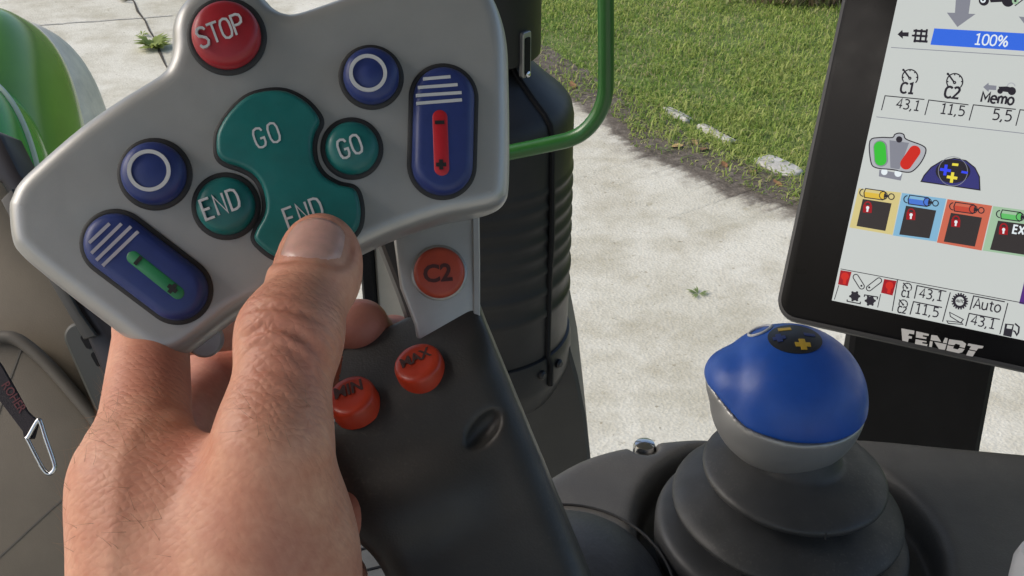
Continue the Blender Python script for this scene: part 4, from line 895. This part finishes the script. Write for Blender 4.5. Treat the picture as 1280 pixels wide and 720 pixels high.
def padb(pc, L, Wd, ang, px_off, px_k, stripes, inlay, m_in, minus, plus_, ink, lift):
    k = .298 / F; c = PF.uv(*pc); a = math.radians(ang); mb = MB(); ca, sa = math.cos(a), math.sin(a); H = .0048
    zf = lambda x, y: -lift * ((x - c[0]) * ca + (y - c[1]) * sa) / (L * k / 2)
    loft(mb, PF, stadium(c, (L - 8) * k, (Wd - 8) * k, a, 24), [(0, -.002), (-.0003, H - .0022), (-.0009, H - .001), (-.0018, H - .0003), (-.0030, H), (-.0065, H - .0002)], blue_b, zf=zf); o = mb.build('thumb_pad', joy, sharp=60)
    mb = MB(); loft(mb, PF, stadium(c, L * k, Wd * k, a, 24), [(.0002, -.001), (.0002, .0006), (-.0004, .001), (-.001, .001)], gasket); mb.build('button_gasket', o)
    T = lambda p: (px_off[0] + p[0] * px_k, px_off[1] + p[1] * px_k)
    def zl(q): return H - .0001 + zf(*q)
    mb = MB()
    for s0, s1 in stripes:
        q0 = PF.uv(*T(s0), H); q1 = PF.uv(*T(s1), H); z = (zl(q0) + zl(q1)) / 2
        ribbon(mb, PF, [q0, q1], 4.0 * k, z - .001, z + .0002, ink)
    mb.build('grip_stripes', o)
    q0 = V(PF.uv(*T(inlay[0]), H)); q1 = V(PF.uv(*T(inlay[1]), H)); ct = (q0 + q1) / 2; d = q1 - q0; wd = inlay[2] * px_k * k
    mb = MB(); loft(mb, PF, stadium(tuple(ct), d.length + wd, wd, math.atan2(d.y, d.x)), [(0, -.002), (0, .00005), (-.0002, .0002)], m_in, zf=lambda x, y: H - .0002 + zf(x, y))
    e = d.normalized(); n = V((-e.y, e.x))
    for pp, isplus in ((minus, False), (plus_, True)):
        q = V(PF.uv(*T(pp), H)); z = zl(q) + .0002
        if not isplus: ribbon(mb, PF, [tuple(q - n * .0013), tuple(q + n * .0013)], .0010, z - .0008, z + .00012, ink_k)
        if isplus:
            ribbon(mb, PF, [tuple(q - n * .0014), tuple(q + n * .0014)], .0011, z - .0008, z + .00012, ink_k); ribbon(mb, PF, [tuple(q - e * .0014), tuple(q + e * .0014)], .0011, z - .0008, z + .00015, ink_k)
    mb.build('inlay', o); return o
z2 = ((220, 0), .41667); z7 = ((90, 240), .25)
padb((553.5, 165), 174, 88, 88.5, *z2, [((742, 236), (824, 229)), ((726, 262), (845, 253)), ((720, 286), (857, 277)), ((721, 310), (858, 299))], ((792, 352), (797, 505), 46), ink_r, (791, 367), (795, 494), ink_w, .0006)
padb((184, 334), 178, 84, -38, *z7, [((84, 254), (186, 157)), ((95, 306), (246, 158)), ((120, 341), (294, 172)), ((152, 369), (330, 197))], ((305, 327), (530, 505), 62), ink_g, (330, 343), (503, 483), ink_l, -.0006)
# neck with the C2 button
NF = Frame(P(550, 340, .328), RX * .99 + FW * .08, UP)
mb = MB(); npx = [(488, 268), (500, 266), (597, 256), (599, 330), (599, 420), (590, 430), (522, 430), (518, 406), (500, 360)]
loft(mb, NF, NF.uvs(npx), [(-.001, -.012), (0, -.011), (0, -.0012), (-.0004, -.0004), (-.0012, 0)], mat('brushed_silver_plate', (.42, .42, .41), .42, .5, noise=.04, nscale=150)); mb.build('neck_plate', joy)
mb = MB(); loft(mb, NF, NF.uvs([(590, 254), (599, 254), (600, 330), (600, 425), (592, 425), (591, 330)]), [(0, -.010), (0, .0006), (-.0003, .0010)], silver); mb.build('neck_edge', joy)
NB = Frame(P(500, 340, .334), RX * .97 + FW * .2, UP); mb = MB()
loft(mb, NB, NB.uvs([(470, 290), (530, 290), (545, 430), (520, 425), (502, 372)]), [(0, -.012), (0, -.001), (-.001, 0)], mat('charcoal_grey_plate', (.07, .068, .066), .5, .1)); mb.build('neck_side', joy)
c = NF.uv(549, 341); k = .327 / F; mb = MB()
loft(mb, NF, circle(c, 32.5 * k), [(0, -.001), (-.0002, .0016), (-.0008, .0024), (-.0018, .0027)], c2_red); cb = mb.build('c2_button', joy, sharp=60)
mb = MB(); loft(mb, NF, circle(c, 35 * k), [(0, -.001), (0, .0004), (-.0006, .0008), (-.0014, .0008)], steel); mb.build('button_gasket', cb)
mb = MB(); text(mb, NF, 'C2', (530, 353), (566, 350), .0029, mat('dark_red_print_c', (.07, .014, .012), .5), .03); mb.build('lettering', cb, recalc=False)
mb = MB(); lathe(mb, PF.w(*PF.uv(247, 428), -.0135), PF.ez, PF.ex, [(.0048, -.006), (.0050, .000), (.0044, .0008)], silver_d, 40); mb.build('round_boss', joy)
# dark grip, an implicit solid
roll = math.radians(19)
gx_ = np.array([math.cos(roll), math.sin(roll), 0]); gy_ = np.array([-math.sin(roll), math.cos(roll), 0])  # camera space
gO = cc(516, 428, .338)
axd = cc(618, 720, .330) - cc(512, 425, .338); axd = axd / np.linalg.norm(axd)
gyv = -axd; gxv = gx_ - gyv * (gx_ @ gyv); gxv /= np.linalg.norm(gxv); gzv = np.cross(gxv, gyv); gzv = gzv if gzv[2] < 0 else -gzv
def gripf(p):
    q = p - gO; x, y, z = q @ gxv, q @ gyv, q @ gzv          # y up the shaft, z towards the viewer
    t = np.clip(-y / .075, 0, 1.6); yt = y - .105 * x
    hw = .0232 + .0030 * t; x = np.where(x < 0, x / (1 + .44 * np.exp(-((y + .020) / .038) ** 2)), x); hz = .020 + .002 * t
    dx_, dz_ = np.abs(x) - hw + .0085, np.abs(z) - hz + .0085
    body = np.hypot(np.maximum(dx_, 0), np.maximum(dz_, 0)) + np.minimum(np.maximum(dx_, dz_), 0) - .0085
    # top face slopes back: normal leans up the shaft and to the viewer
    tn = yt * math.cos(math.radians(52)) + (z - .0005) * math.sin(math.radians(52)) - .0072
    d = smax(body, tn, .004); d = smax(d, yt - .0075, .0012)
    d = smax(d, -y - .11, .002)
    dc = cc(604, 537, .313) - gO; rr_ = np.stack([(x - dc @ gxv) * 1.0, (y - dc @ gyv), (z - dc @ gzv)], -1)
    dim = ellipsoid(rr_, np.array([0, 0, 0]), (.0074, .0036, .0048), np.array([[.87, .49, 0], [-.49, .87, 0], [0, 0, 1]]))
    d = smax(d, -dim, .0012)
    web = ellipsoid(rr_ - 0, np.array([-.024, -.012, -.004]), (.013, .006, .005)); d = smin(d, web, .012)
    return d
gl, gh = cc(395, 330, .29), cc(760, 880, .37)
lo_ = np.minimum(gl, gh) + np.array([0, 0, -.02]); hi_ = np.maximum(gl, gh) + np.array([.005, 0, .01])
vv_, ff_ = nets(gripf, lo_, hi_, .0010)
np_mesh('grip', c2w_np(vv_), ff_, [dark_p], joy, flip=True)
# orange buttons on the sloping face
def w3(a): return (RX * float(a[0]) + UP * float(a[1]) + FW * float(a[2]))
fn_ = (gyv - .105 * gxv) * math.cos(math.radians(52)) + gzv * math.sin(math.radians(52))
fn_ = fn_ / np.linalg.norm(fn_)
fo = gO + fn_ * .0072 + gzv * .0005 * math.sin(math.radians(52))
GFr = Frame(c2w(fo), w3(gxv), w3(fn_).cross(w3(gxv)))
if GFr.ez.dot(w3(fn_)) < 0: GFr = Frame(c2w(fo), w3(gxv), -w3(fn_).cross(w3(gxv)))
for nm, pc, t0, t1 in (('MAX', (526, 462), (503, 460), (540, 443)), ('MIN', (443, 503), (419, 499), (454, 486))):
    c = GFr.uv(*pc); r = .0074; mb = MB()
    loft(mb, GFr, circle(c, r), [(0, -.003), (-.0002, .0026), (-.0006, .0035), (-.0014, .0040), (-.003, .0041), (-.005, .0038)], orange_b); o = mb.build('orange_button', joy, sharp=60)
    mb = MB(); text(mb, GFr, nm, t0, t1, .0042, mat('smudged_black_print', (.06, .02, .014), .6), .03, 1.15); mb.build('lettering', o, recalc=False)

# ------------------------------------------------------------------ the hand
def skin_mat():
    m = bpy.data.materials.new('skin'); m.use_nodes = True; nt = m.node_tree; b = nt.nodes['Principled BSDF']
    tc = nt.nodes.new('ShaderNodeTexCoord')
    def noise(s, d, vec=None):
        n = nt.nodes.new('ShaderNodeTexNoise'); n.inputs['Scale'].default_value = s; n.inputs['Detail'].default_value = d; nt.links.new(vec or tc.outputs['Object'], n.inputs['Vector']); return n.outputs['Fac']
    def ramp(f, els):
        r = nt.nodes.new('ShaderNodeValToRGB'); e = r.color_ramp.elements
        for i, (p, c) in enumerate(els): e[i].position = p; e[i].color = (*c, 1)
        nt.links.new(f, r.inputs['Fac']); return r.outputs['Color']
    def mix(f, a, c, mode='MIX'):
        x = nt.nodes.new('ShaderNodeMix'); x.data_type = 'RGBA'; x.blend_type = mode
        if isinstance(f, float): x.inputs[0].default_value = f
        else: nt.links.new(f, x.inputs[0])
        nt.links.new(a, x.inputs[6]); nt.links.new(c, x.inputs[7]); return x.outputs[2]
    base = ramp(noise(75, 7), [(.32, (.55, .215, .135)), (.68, (.71, .375, .25))])
    fine = ramp(noise(420, 4), [(.3, (.52, .225, .15)), (.7, (.72, .395, .27))])
    c = mix(.35, base, fine)
    at = nt.nodes.new('ShaderNodeAttribute'); at.attribute_name = 'redness'
    rd = nt.nodes.new('ShaderNodeRGB'); rd.outputs[0].default_value = (.47, .17, .12, 1)
    c = mix(ramp(noise(32, 4), [(.48, (0, 0, 0)), (.72, (.45, .45, .45))]), c, rd.outputs[0]); c = mix(at.outputs['Fac'], c, rd.outputs[0]); nt.links.new(c, b.inputs['Base Color'])
    b.inputs['Roughness'].default_value = .48; b.inputs['Subsurface Weight'].default_value = .12; b.inputs['Subsurface Scale'].default_value = .004; b.inputs['Subsurface Radius'].default_value = (1, .35, .2)
    b.inputs['Specular IOR Level'].default_value = .4
    # fine crossing skin lines, running round the thumb: coordinates follow the thumb axis
    au = nt.nodes.new('ShaderNodeAttribute'); au.attribute_name = 'skin_uvw'
    def mapped(sc_, rot=0):
        mp_ = nt.nodes.new('ShaderNodeMapping'); mp_.inputs['Scale'].default_value = sc_; mp_.inputs['Rotation'].default_value = (0, 0, rot); nt.links.new(au.outputs['Vector'], mp_.inputs['Vector']); return mp_.outputs['Vector']
    def wave(rot, sc_, dist):
        w_ = nt.nodes.new('ShaderNodeTexWave'); w_.wave_type = 'BANDS'; w_.bands_direction = 'Y'; w_.inputs['Scale'].default_value = sc_; w_.inputs['Distortion'].default_value = dist; w_.inputs['Detail'].default_value = 3; w_.inputs['Detail Scale'].default_value = 1.2
        nt.links.new(mapped((1, 1, 1), rot), w_.inputs['Vector']); return w_.outputs['Fac']
    wa, wb, wc = wave(.55, 190, 5), wave(-.6, 170, 6), wave(.05, 120, 7)
    n1 = noise(1, 5, mapped((700, 1500, 700), .1)); n2 = noise(90, 4)
    def clampm(o, hi):
        r = nt.nodes.new('ShaderNodeMapRange'); r.inputs['From Max'].default_value = hi; nt.links.new(o, r.inputs['Value']); return r.outputs['Result']
    def math2(op, a, bb):
        x = nt.nodes.new('ShaderNodeMath'); x.operation = op
        for i, q in enumerate((a, bb)):
            if isinstance(q, (int, float)): x.inputs[i].default_value = q
            else: nt.links.new(q, x.inputs[i])
        return x.outputs[0]
    h = math2('MULTIPLY', math2('POWER', wa, .45), math2('POWER', wb, .45)); h = math2('ADD', math2('MULTIPLY', h, .55), math2('MULTIPLY', math2('POWER', wc, .5), .45)); h = math2('ADD', math2('MULTIPLY', h, n2), math2('MULTIPLY', n1, .16))
    ac = nt.nodes.new('ShaderNodeAttribute'); ac.attribute_name = 'crease'
    bp = nt.nodes.new('ShaderNodeBump'); bp.inputs['Distance'].default_value = .0005; nt.links.new(h, bp.inputs['Height'])
    st = math2('ADD', math2('MULTIPLY', ac.outputs['Fac'], .45), .20); nt.links.new(st, bp.inputs['Strength']); nt.links.new(bp.outputs['Normal'], b.inputs['Normal'])
    return m
skin = skin_mat()
T0, T1, T2, T3 = cc(403, 312, .2865), cc(362, 420, .264), cc(340, 560, .2545), cc(300, 800, .264)
Tm = cc(392, 352, .278)
IM, IP, ID, IT = cc(176, 606, .270), cc(190, 405, .318), cc(330, 398, .350), cc(452, 409, .339)
MM, MP, MD, MT = cc(175, 640, .285), cc(262, 475, .352), cc(404, 462, .362), cc(492, 428, .352)
RM, RP_, RD, RT = cc(190, 690, .295), cc(280, 590, .345), cc(370, 615, .345), cc(448, 640, .318)
LM, LP, LD, LT = cc(210, 760, .295), cc(300, 690, .335), cc(370, 705, .332), cc(428, 722, .320)
WR = cc(205, 960, .262); WR2 = cc(330, 960, .258)
tv = T1 - T0; tl = np.linalg.norm(tv); tv = tv / tl
back = np.array([0., 0., -1.]); back = back - tv * (back @ tv); back /= np.linalg.norm(back); side = np.cross(tv, back)
CR0 = .0385
fwd = (T0 - Tm) / np.linalg.norm(T0 - Tm); sdv = np.cross(fwd, back); sdv = sdv / np.linalg.norm(sdv); nb = np.cross(sdv, fwd); nb = nb if nb[2] < 0 else -nb
NC = cc(401, 306, .29) - fwd * .0105
def hand(p):
    th = cone(p, T0, Tm, .0083, .0095); th = smin(th, cone(p, Tm, T1, .0098, .0118), .006); th = smin(th, cone(p, T1, T2, .0116, .0112), .006)
    th = smin(th, ellipsoid(p, cc(399, 335, .2845), (.0108, .0135, .0085)), .004)
    th = smin(th, cone(p, T2, T3, .0112, .0235), .012)
    then = ellipsoid(p, cc(335, 715, .268), (.0225, .034, .0212)); th = smin(th, then, .012)
    palm = cone(p, IM, WR, .0150, .0215); palm = smin(palm, cone(p, MM, WR, .0135, .022), .012); palm = smin(palm, cone(p, RM, WR2, .0130, .023), .012); palm = smin(palm, cone(p, LM, WR2, .0125, .022), .012)
    d = smin(th, palm, .010)
    web = smin(cone(p, cc(300, 615, .264), cc(190, 615, .267), .0102, .0122), cone(p, cc(300, 690, .2635), cc(180, 690, .265), .0145, .0138), .012); d = smin(d, web, .010)
    for a, b_, c, e, r in ((IM, IP, ID, IT, 1.0), (MM, MP, MD, MT, 1.02), (RM, RP_, RD, RT, .96), (LM, LP, LD, LT, .84)):
        f = cone(p, a, b_, .0128 * r, .0103 * r); f = smin(f, cone(p, b_, c, .0103 * r, .0090 * r), .003); f = smin(f, cone(p, c, e, .0090 * r, .0079 * r), .003); f = smin(f, ellipsoid(p, e, (.0085 * r,) * 3), .002)
        d = smin(d, f, .012 if e is IT else .006)
    # creases over the thumb joint
    q = p - T0; s = q @ tv; sd_ = q @ side; bk = q @ back
    near = np.clip(1 - np.abs(d) / .006, 0, 1) * np.clip(bk / .006, 0, 1) * np.exp(-(np.maximum(s - CR0 - .015, 0) / .01) ** 2)
    for s0, A, w_, cv, ww in ((CR0, .0015, .00095, 2.2, .010), (CR0 - .0042, .0011, .0009, -1.0, .0085), (CR0 + .0035, .0008, .0009, 3, .008), (CR0 - .0085, .0004, .0009, -2, .006), (CR0 + .0085, .0005, .001, 3, .008), (CR0 + .0135, .00045, .001, 4, .009)):
        d = d + near * A * np.exp(-((s - s0 - cv * sd_ ** 2 * 8) / w_) ** 2) * np.exp(-(sd_ / ww) ** 4)
    # nail bed: a shallow groove round the nail and a raised fold outside it
    qn = p - NC; un = (qn @ sdv) / .0088; vn = (qn @ fwd) / .0086; rad = (np.abs(un) ** 3 + np.abs(vn) ** 3) ** (1 / 3); zn = qn @ nb
    mk = np.clip(zn / .004, 0, 1) * np.clip(1 - np.abs(d) / .005, 0, 1) * np.clip((1.2 - vn) / .5, 0, 1)
    d = d + mk * (.0007 * np.exp(-((rad - 1.0) / .10) ** 2) - .0004 * np.exp(-((rad - 1.28) / .13) ** 2))
    # fold running from the web down the back of the hand
    for a, b_, A, w_ in ((cc(308, 520, .258), cc(228, 622, .262), .0010, .0018), (cc(170, 560, .262), cc(140, 740, .25), -.0004, .0026), (cc(150, 520, .27), cc(280, 500, .275), .0005, .0016), (cc(140, 548, .27), cc(255, 530, .27), .0004, .0014)):
        dd = cone(p, a, b_, 0, 0); lat = np.sqrt(np.maximum(dd, 0) ** 2 ); d = d + A * np.exp(-(((p[..., 0] - a[0]) * (b_[1] - a[1]) - (p[..., 1] - a[1]) * (b_[0] - a[0])) / np.hypot(b_[0] - a[0], b_[1] - a[1]) / w_) ** 2) * np.exp(-(np.maximum(dd - w_ * 2, 0) / .006) ** 2)
    return d
lo_ = np.array([-.128, -.135, .215]); hi_ = np.array([-.015, .022, .385])
vv_, ff_ = nets(hand, lo_, hi_, .0008)
vw = c2w_np(vv_)
ho = P(230, 760, .27)
# nail: a curved plate laid in the thumb tip, in the same mesh
nv = []; nf = []
nc = cc(398, 300, .2865); NU, NVv = 15, 13
def surface_t(o, dr):
    t = np.full(len(o), .03)
    for _ in range(60): t = t - np.clip(hand(o + dr * t[:, None]), -.004, .004) * .8
    return t
org_ = []; uvn = []
for j in range(NVv):
    for i in range(NU):
        u = -1 + 2 * i / (NU - 1); v = -1 + 2 * j / (NVv - 1)
        # rounded base (v=-1 near the joint) and rounded tip
        hw = .0086 * (1 - .12 * max(0, v) ** 2) * math.sqrt(max(0.02, 1 - .25 * max(0, -v - .35) ** 2 * 4))
        org_.append(NC + sdv * (u * hw) + fwd * (v * .0084 * (1 - .28 * u * u * (1 if abs(v) > .3 else .6)))); uvn.append((u, v))
org_ = np.array(org_); tt = surface_t(org_, nb); 
lift = np.array([.00045 - .00075 * max(abs(u) - .72, 0) / .28 - (.0006 * max(-v - .75, 0) / .25) for u, v in uvn])
npts = org_ + nb * (tt + lift)[:, None]
npw = c2w_np(np.concatenate([npts, npts - nb * .0016]))
K = NU * NVv; nfaces = []
for j in range(NVv - 1):
    for i in range(NU - 1):
        a = j * NU + i; nfaces.append([a, a + 1, a + NU + 1, a + NU])
rim = [i for i in range(NU)] + [j * NU + NU - 1 for j in range(1, NVv)] + [(NVv - 1) * NU + i for i in range(NU - 2, -1, -1)] + [j * NU for j in range(NVv - 2, 0, -1)]
for i in range(len(rim)): a, b_ = rim[i], rim[(i + 1) % len(rim)]; nfaces.append([a, a + K, b_ + K, b_])
nfaces = np.array(nfaces) + len(vw)
allv = np.concatenate([vw, npw]); allf = np.concatenate([ff_[:, ::-1], nfaces]); mi = np.concatenate([np.zeros(len(ff_)), np.ones(len(nfaces))])
nail_m = mat('thumb_nail', (.66, .37, .31), .28, noise=.10, nscale=180, spec=.5); nail_m.node_tree.nodes['Principled BSDF'].inputs['Subsurface Weight'].default_value = .2; nail_m.node_tree.nodes['Principled BSDF'].inputs['Subsurface Scale'].default_value = .003
hand_o = np_mesh('person', allv, allf, [skin, nail_m], origin=ho, midx=mi)
bm = bmesh.new(); bm.from_mesh(hand_o.data); bmesh.ops.recalc_face_normals(bm, faces=bm.faces); bm.to_mesh(hand_o.data); bm.free()
me = hand_o.data
cv_ = np.concatenate([vv_, np.concatenate([npts, npts - nb * .0016])])
q = cv_ - T0; s_ = q @ tv; x_ = q @ side; z_ = q @ back
at = me.attributes.new('skin_uvw', 'FLOAT_VECTOR', 'POINT'); at.data.foreach_set('vector', np.stack([x_, s_, z_], -1).astype(np.float32).ravel())
g_ = lambda c, r: np.exp(-(np.linalg.norm(cv_ - c, axis=-1) / r) ** 2)
red = .55 * g_(cc(370, 420, .25), .011) + .5 * g_(cc(404, 300, .28), .010) + .55 * g_(cc(215, 470, .29), .014) + .9 * g_(IT, .014) + .9 * g_(MT, .014) + .5 * g_(cc(250, 560, .26), .012) + .5 * g_(ID, .02) + .6 * g_(MD, .03) + .8 * g_(RT, .03) + .4 * g_(cc(345, 470, .24), .008)
at = me.attributes.new('redness', 'FLOAT', 'POINT'); at.data.foreach_set('value', np.clip(red, 0, .85).astype(np.float32))
crs = np.clip(np.exp(-(np.maximum(np.abs(s_ - CR0 - .004) - .012, 0) / .012) ** 2) + .55 * g_(cc(190, 640, .26), .03), .15, 1)
at = me.attributes.new('crease', 'FLOAT', 'POINT'); at.data.foreach_set('value', crs.astype(np.float32))
# fine hairs on the back of the hand
hv = []; hf = []; cand = np.where((vv_[:, 2] < .30) & (vv_[:, 1] < -.025))[0]
hn = np.random.default_rng(3)
def grad(p):
    e_ = 2e-4; g = np.array([hand((p + np.eye(3)[i] * e_)[None])[0] - hand((p - np.eye(3)[i] * e_)[None])[0] for i in range(3)]); return g / max(np.linalg.norm(g), 1e-9)
hmb = MB(); hm = mat('body_hair', (.20, .115, .06), .5)
for ci in hn.choice(cand, 900):
    p = vv_[ci]; px_ = 640 + p[0] / p[2] * F; py_ = 360 - p[1] / p[2] * F; g = grad(p)
    if g[2] > .25 or not ((px_ < 215 and 405 < py_ < 700) or (300 < px_ < 400 and 430 < py_ < 560)): continue
    dr = np.array([hn.normal(-.5, .35), hn.normal(.5, .4), 0]); dr = dr - g * (dr @ g); dr /= np.linalg.norm(dr); L = hn.uniform(.003, .006)
    bend = np.array([hn.normal(0, .3), hn.normal(0, .3), 0]); pts = []
    for t in np.linspace(0, 1, 6): pts.append(c2w(p + dr * L * t + g * (.0012 * t + .0012 * t * t) + bend * L * .35 * t * t))
    tube(hmb, pts, [.00004 * (1 - .75 * t) for t in np.linspace(0, 1, 6)], hm, 4)
hair_o = hmb.build('hair', hand_o); hair_o['kind'] = 'stuff'
tag(hand_o, 'bare left hand reaching up from below, thumb pressing the teal rocker button', 'person')
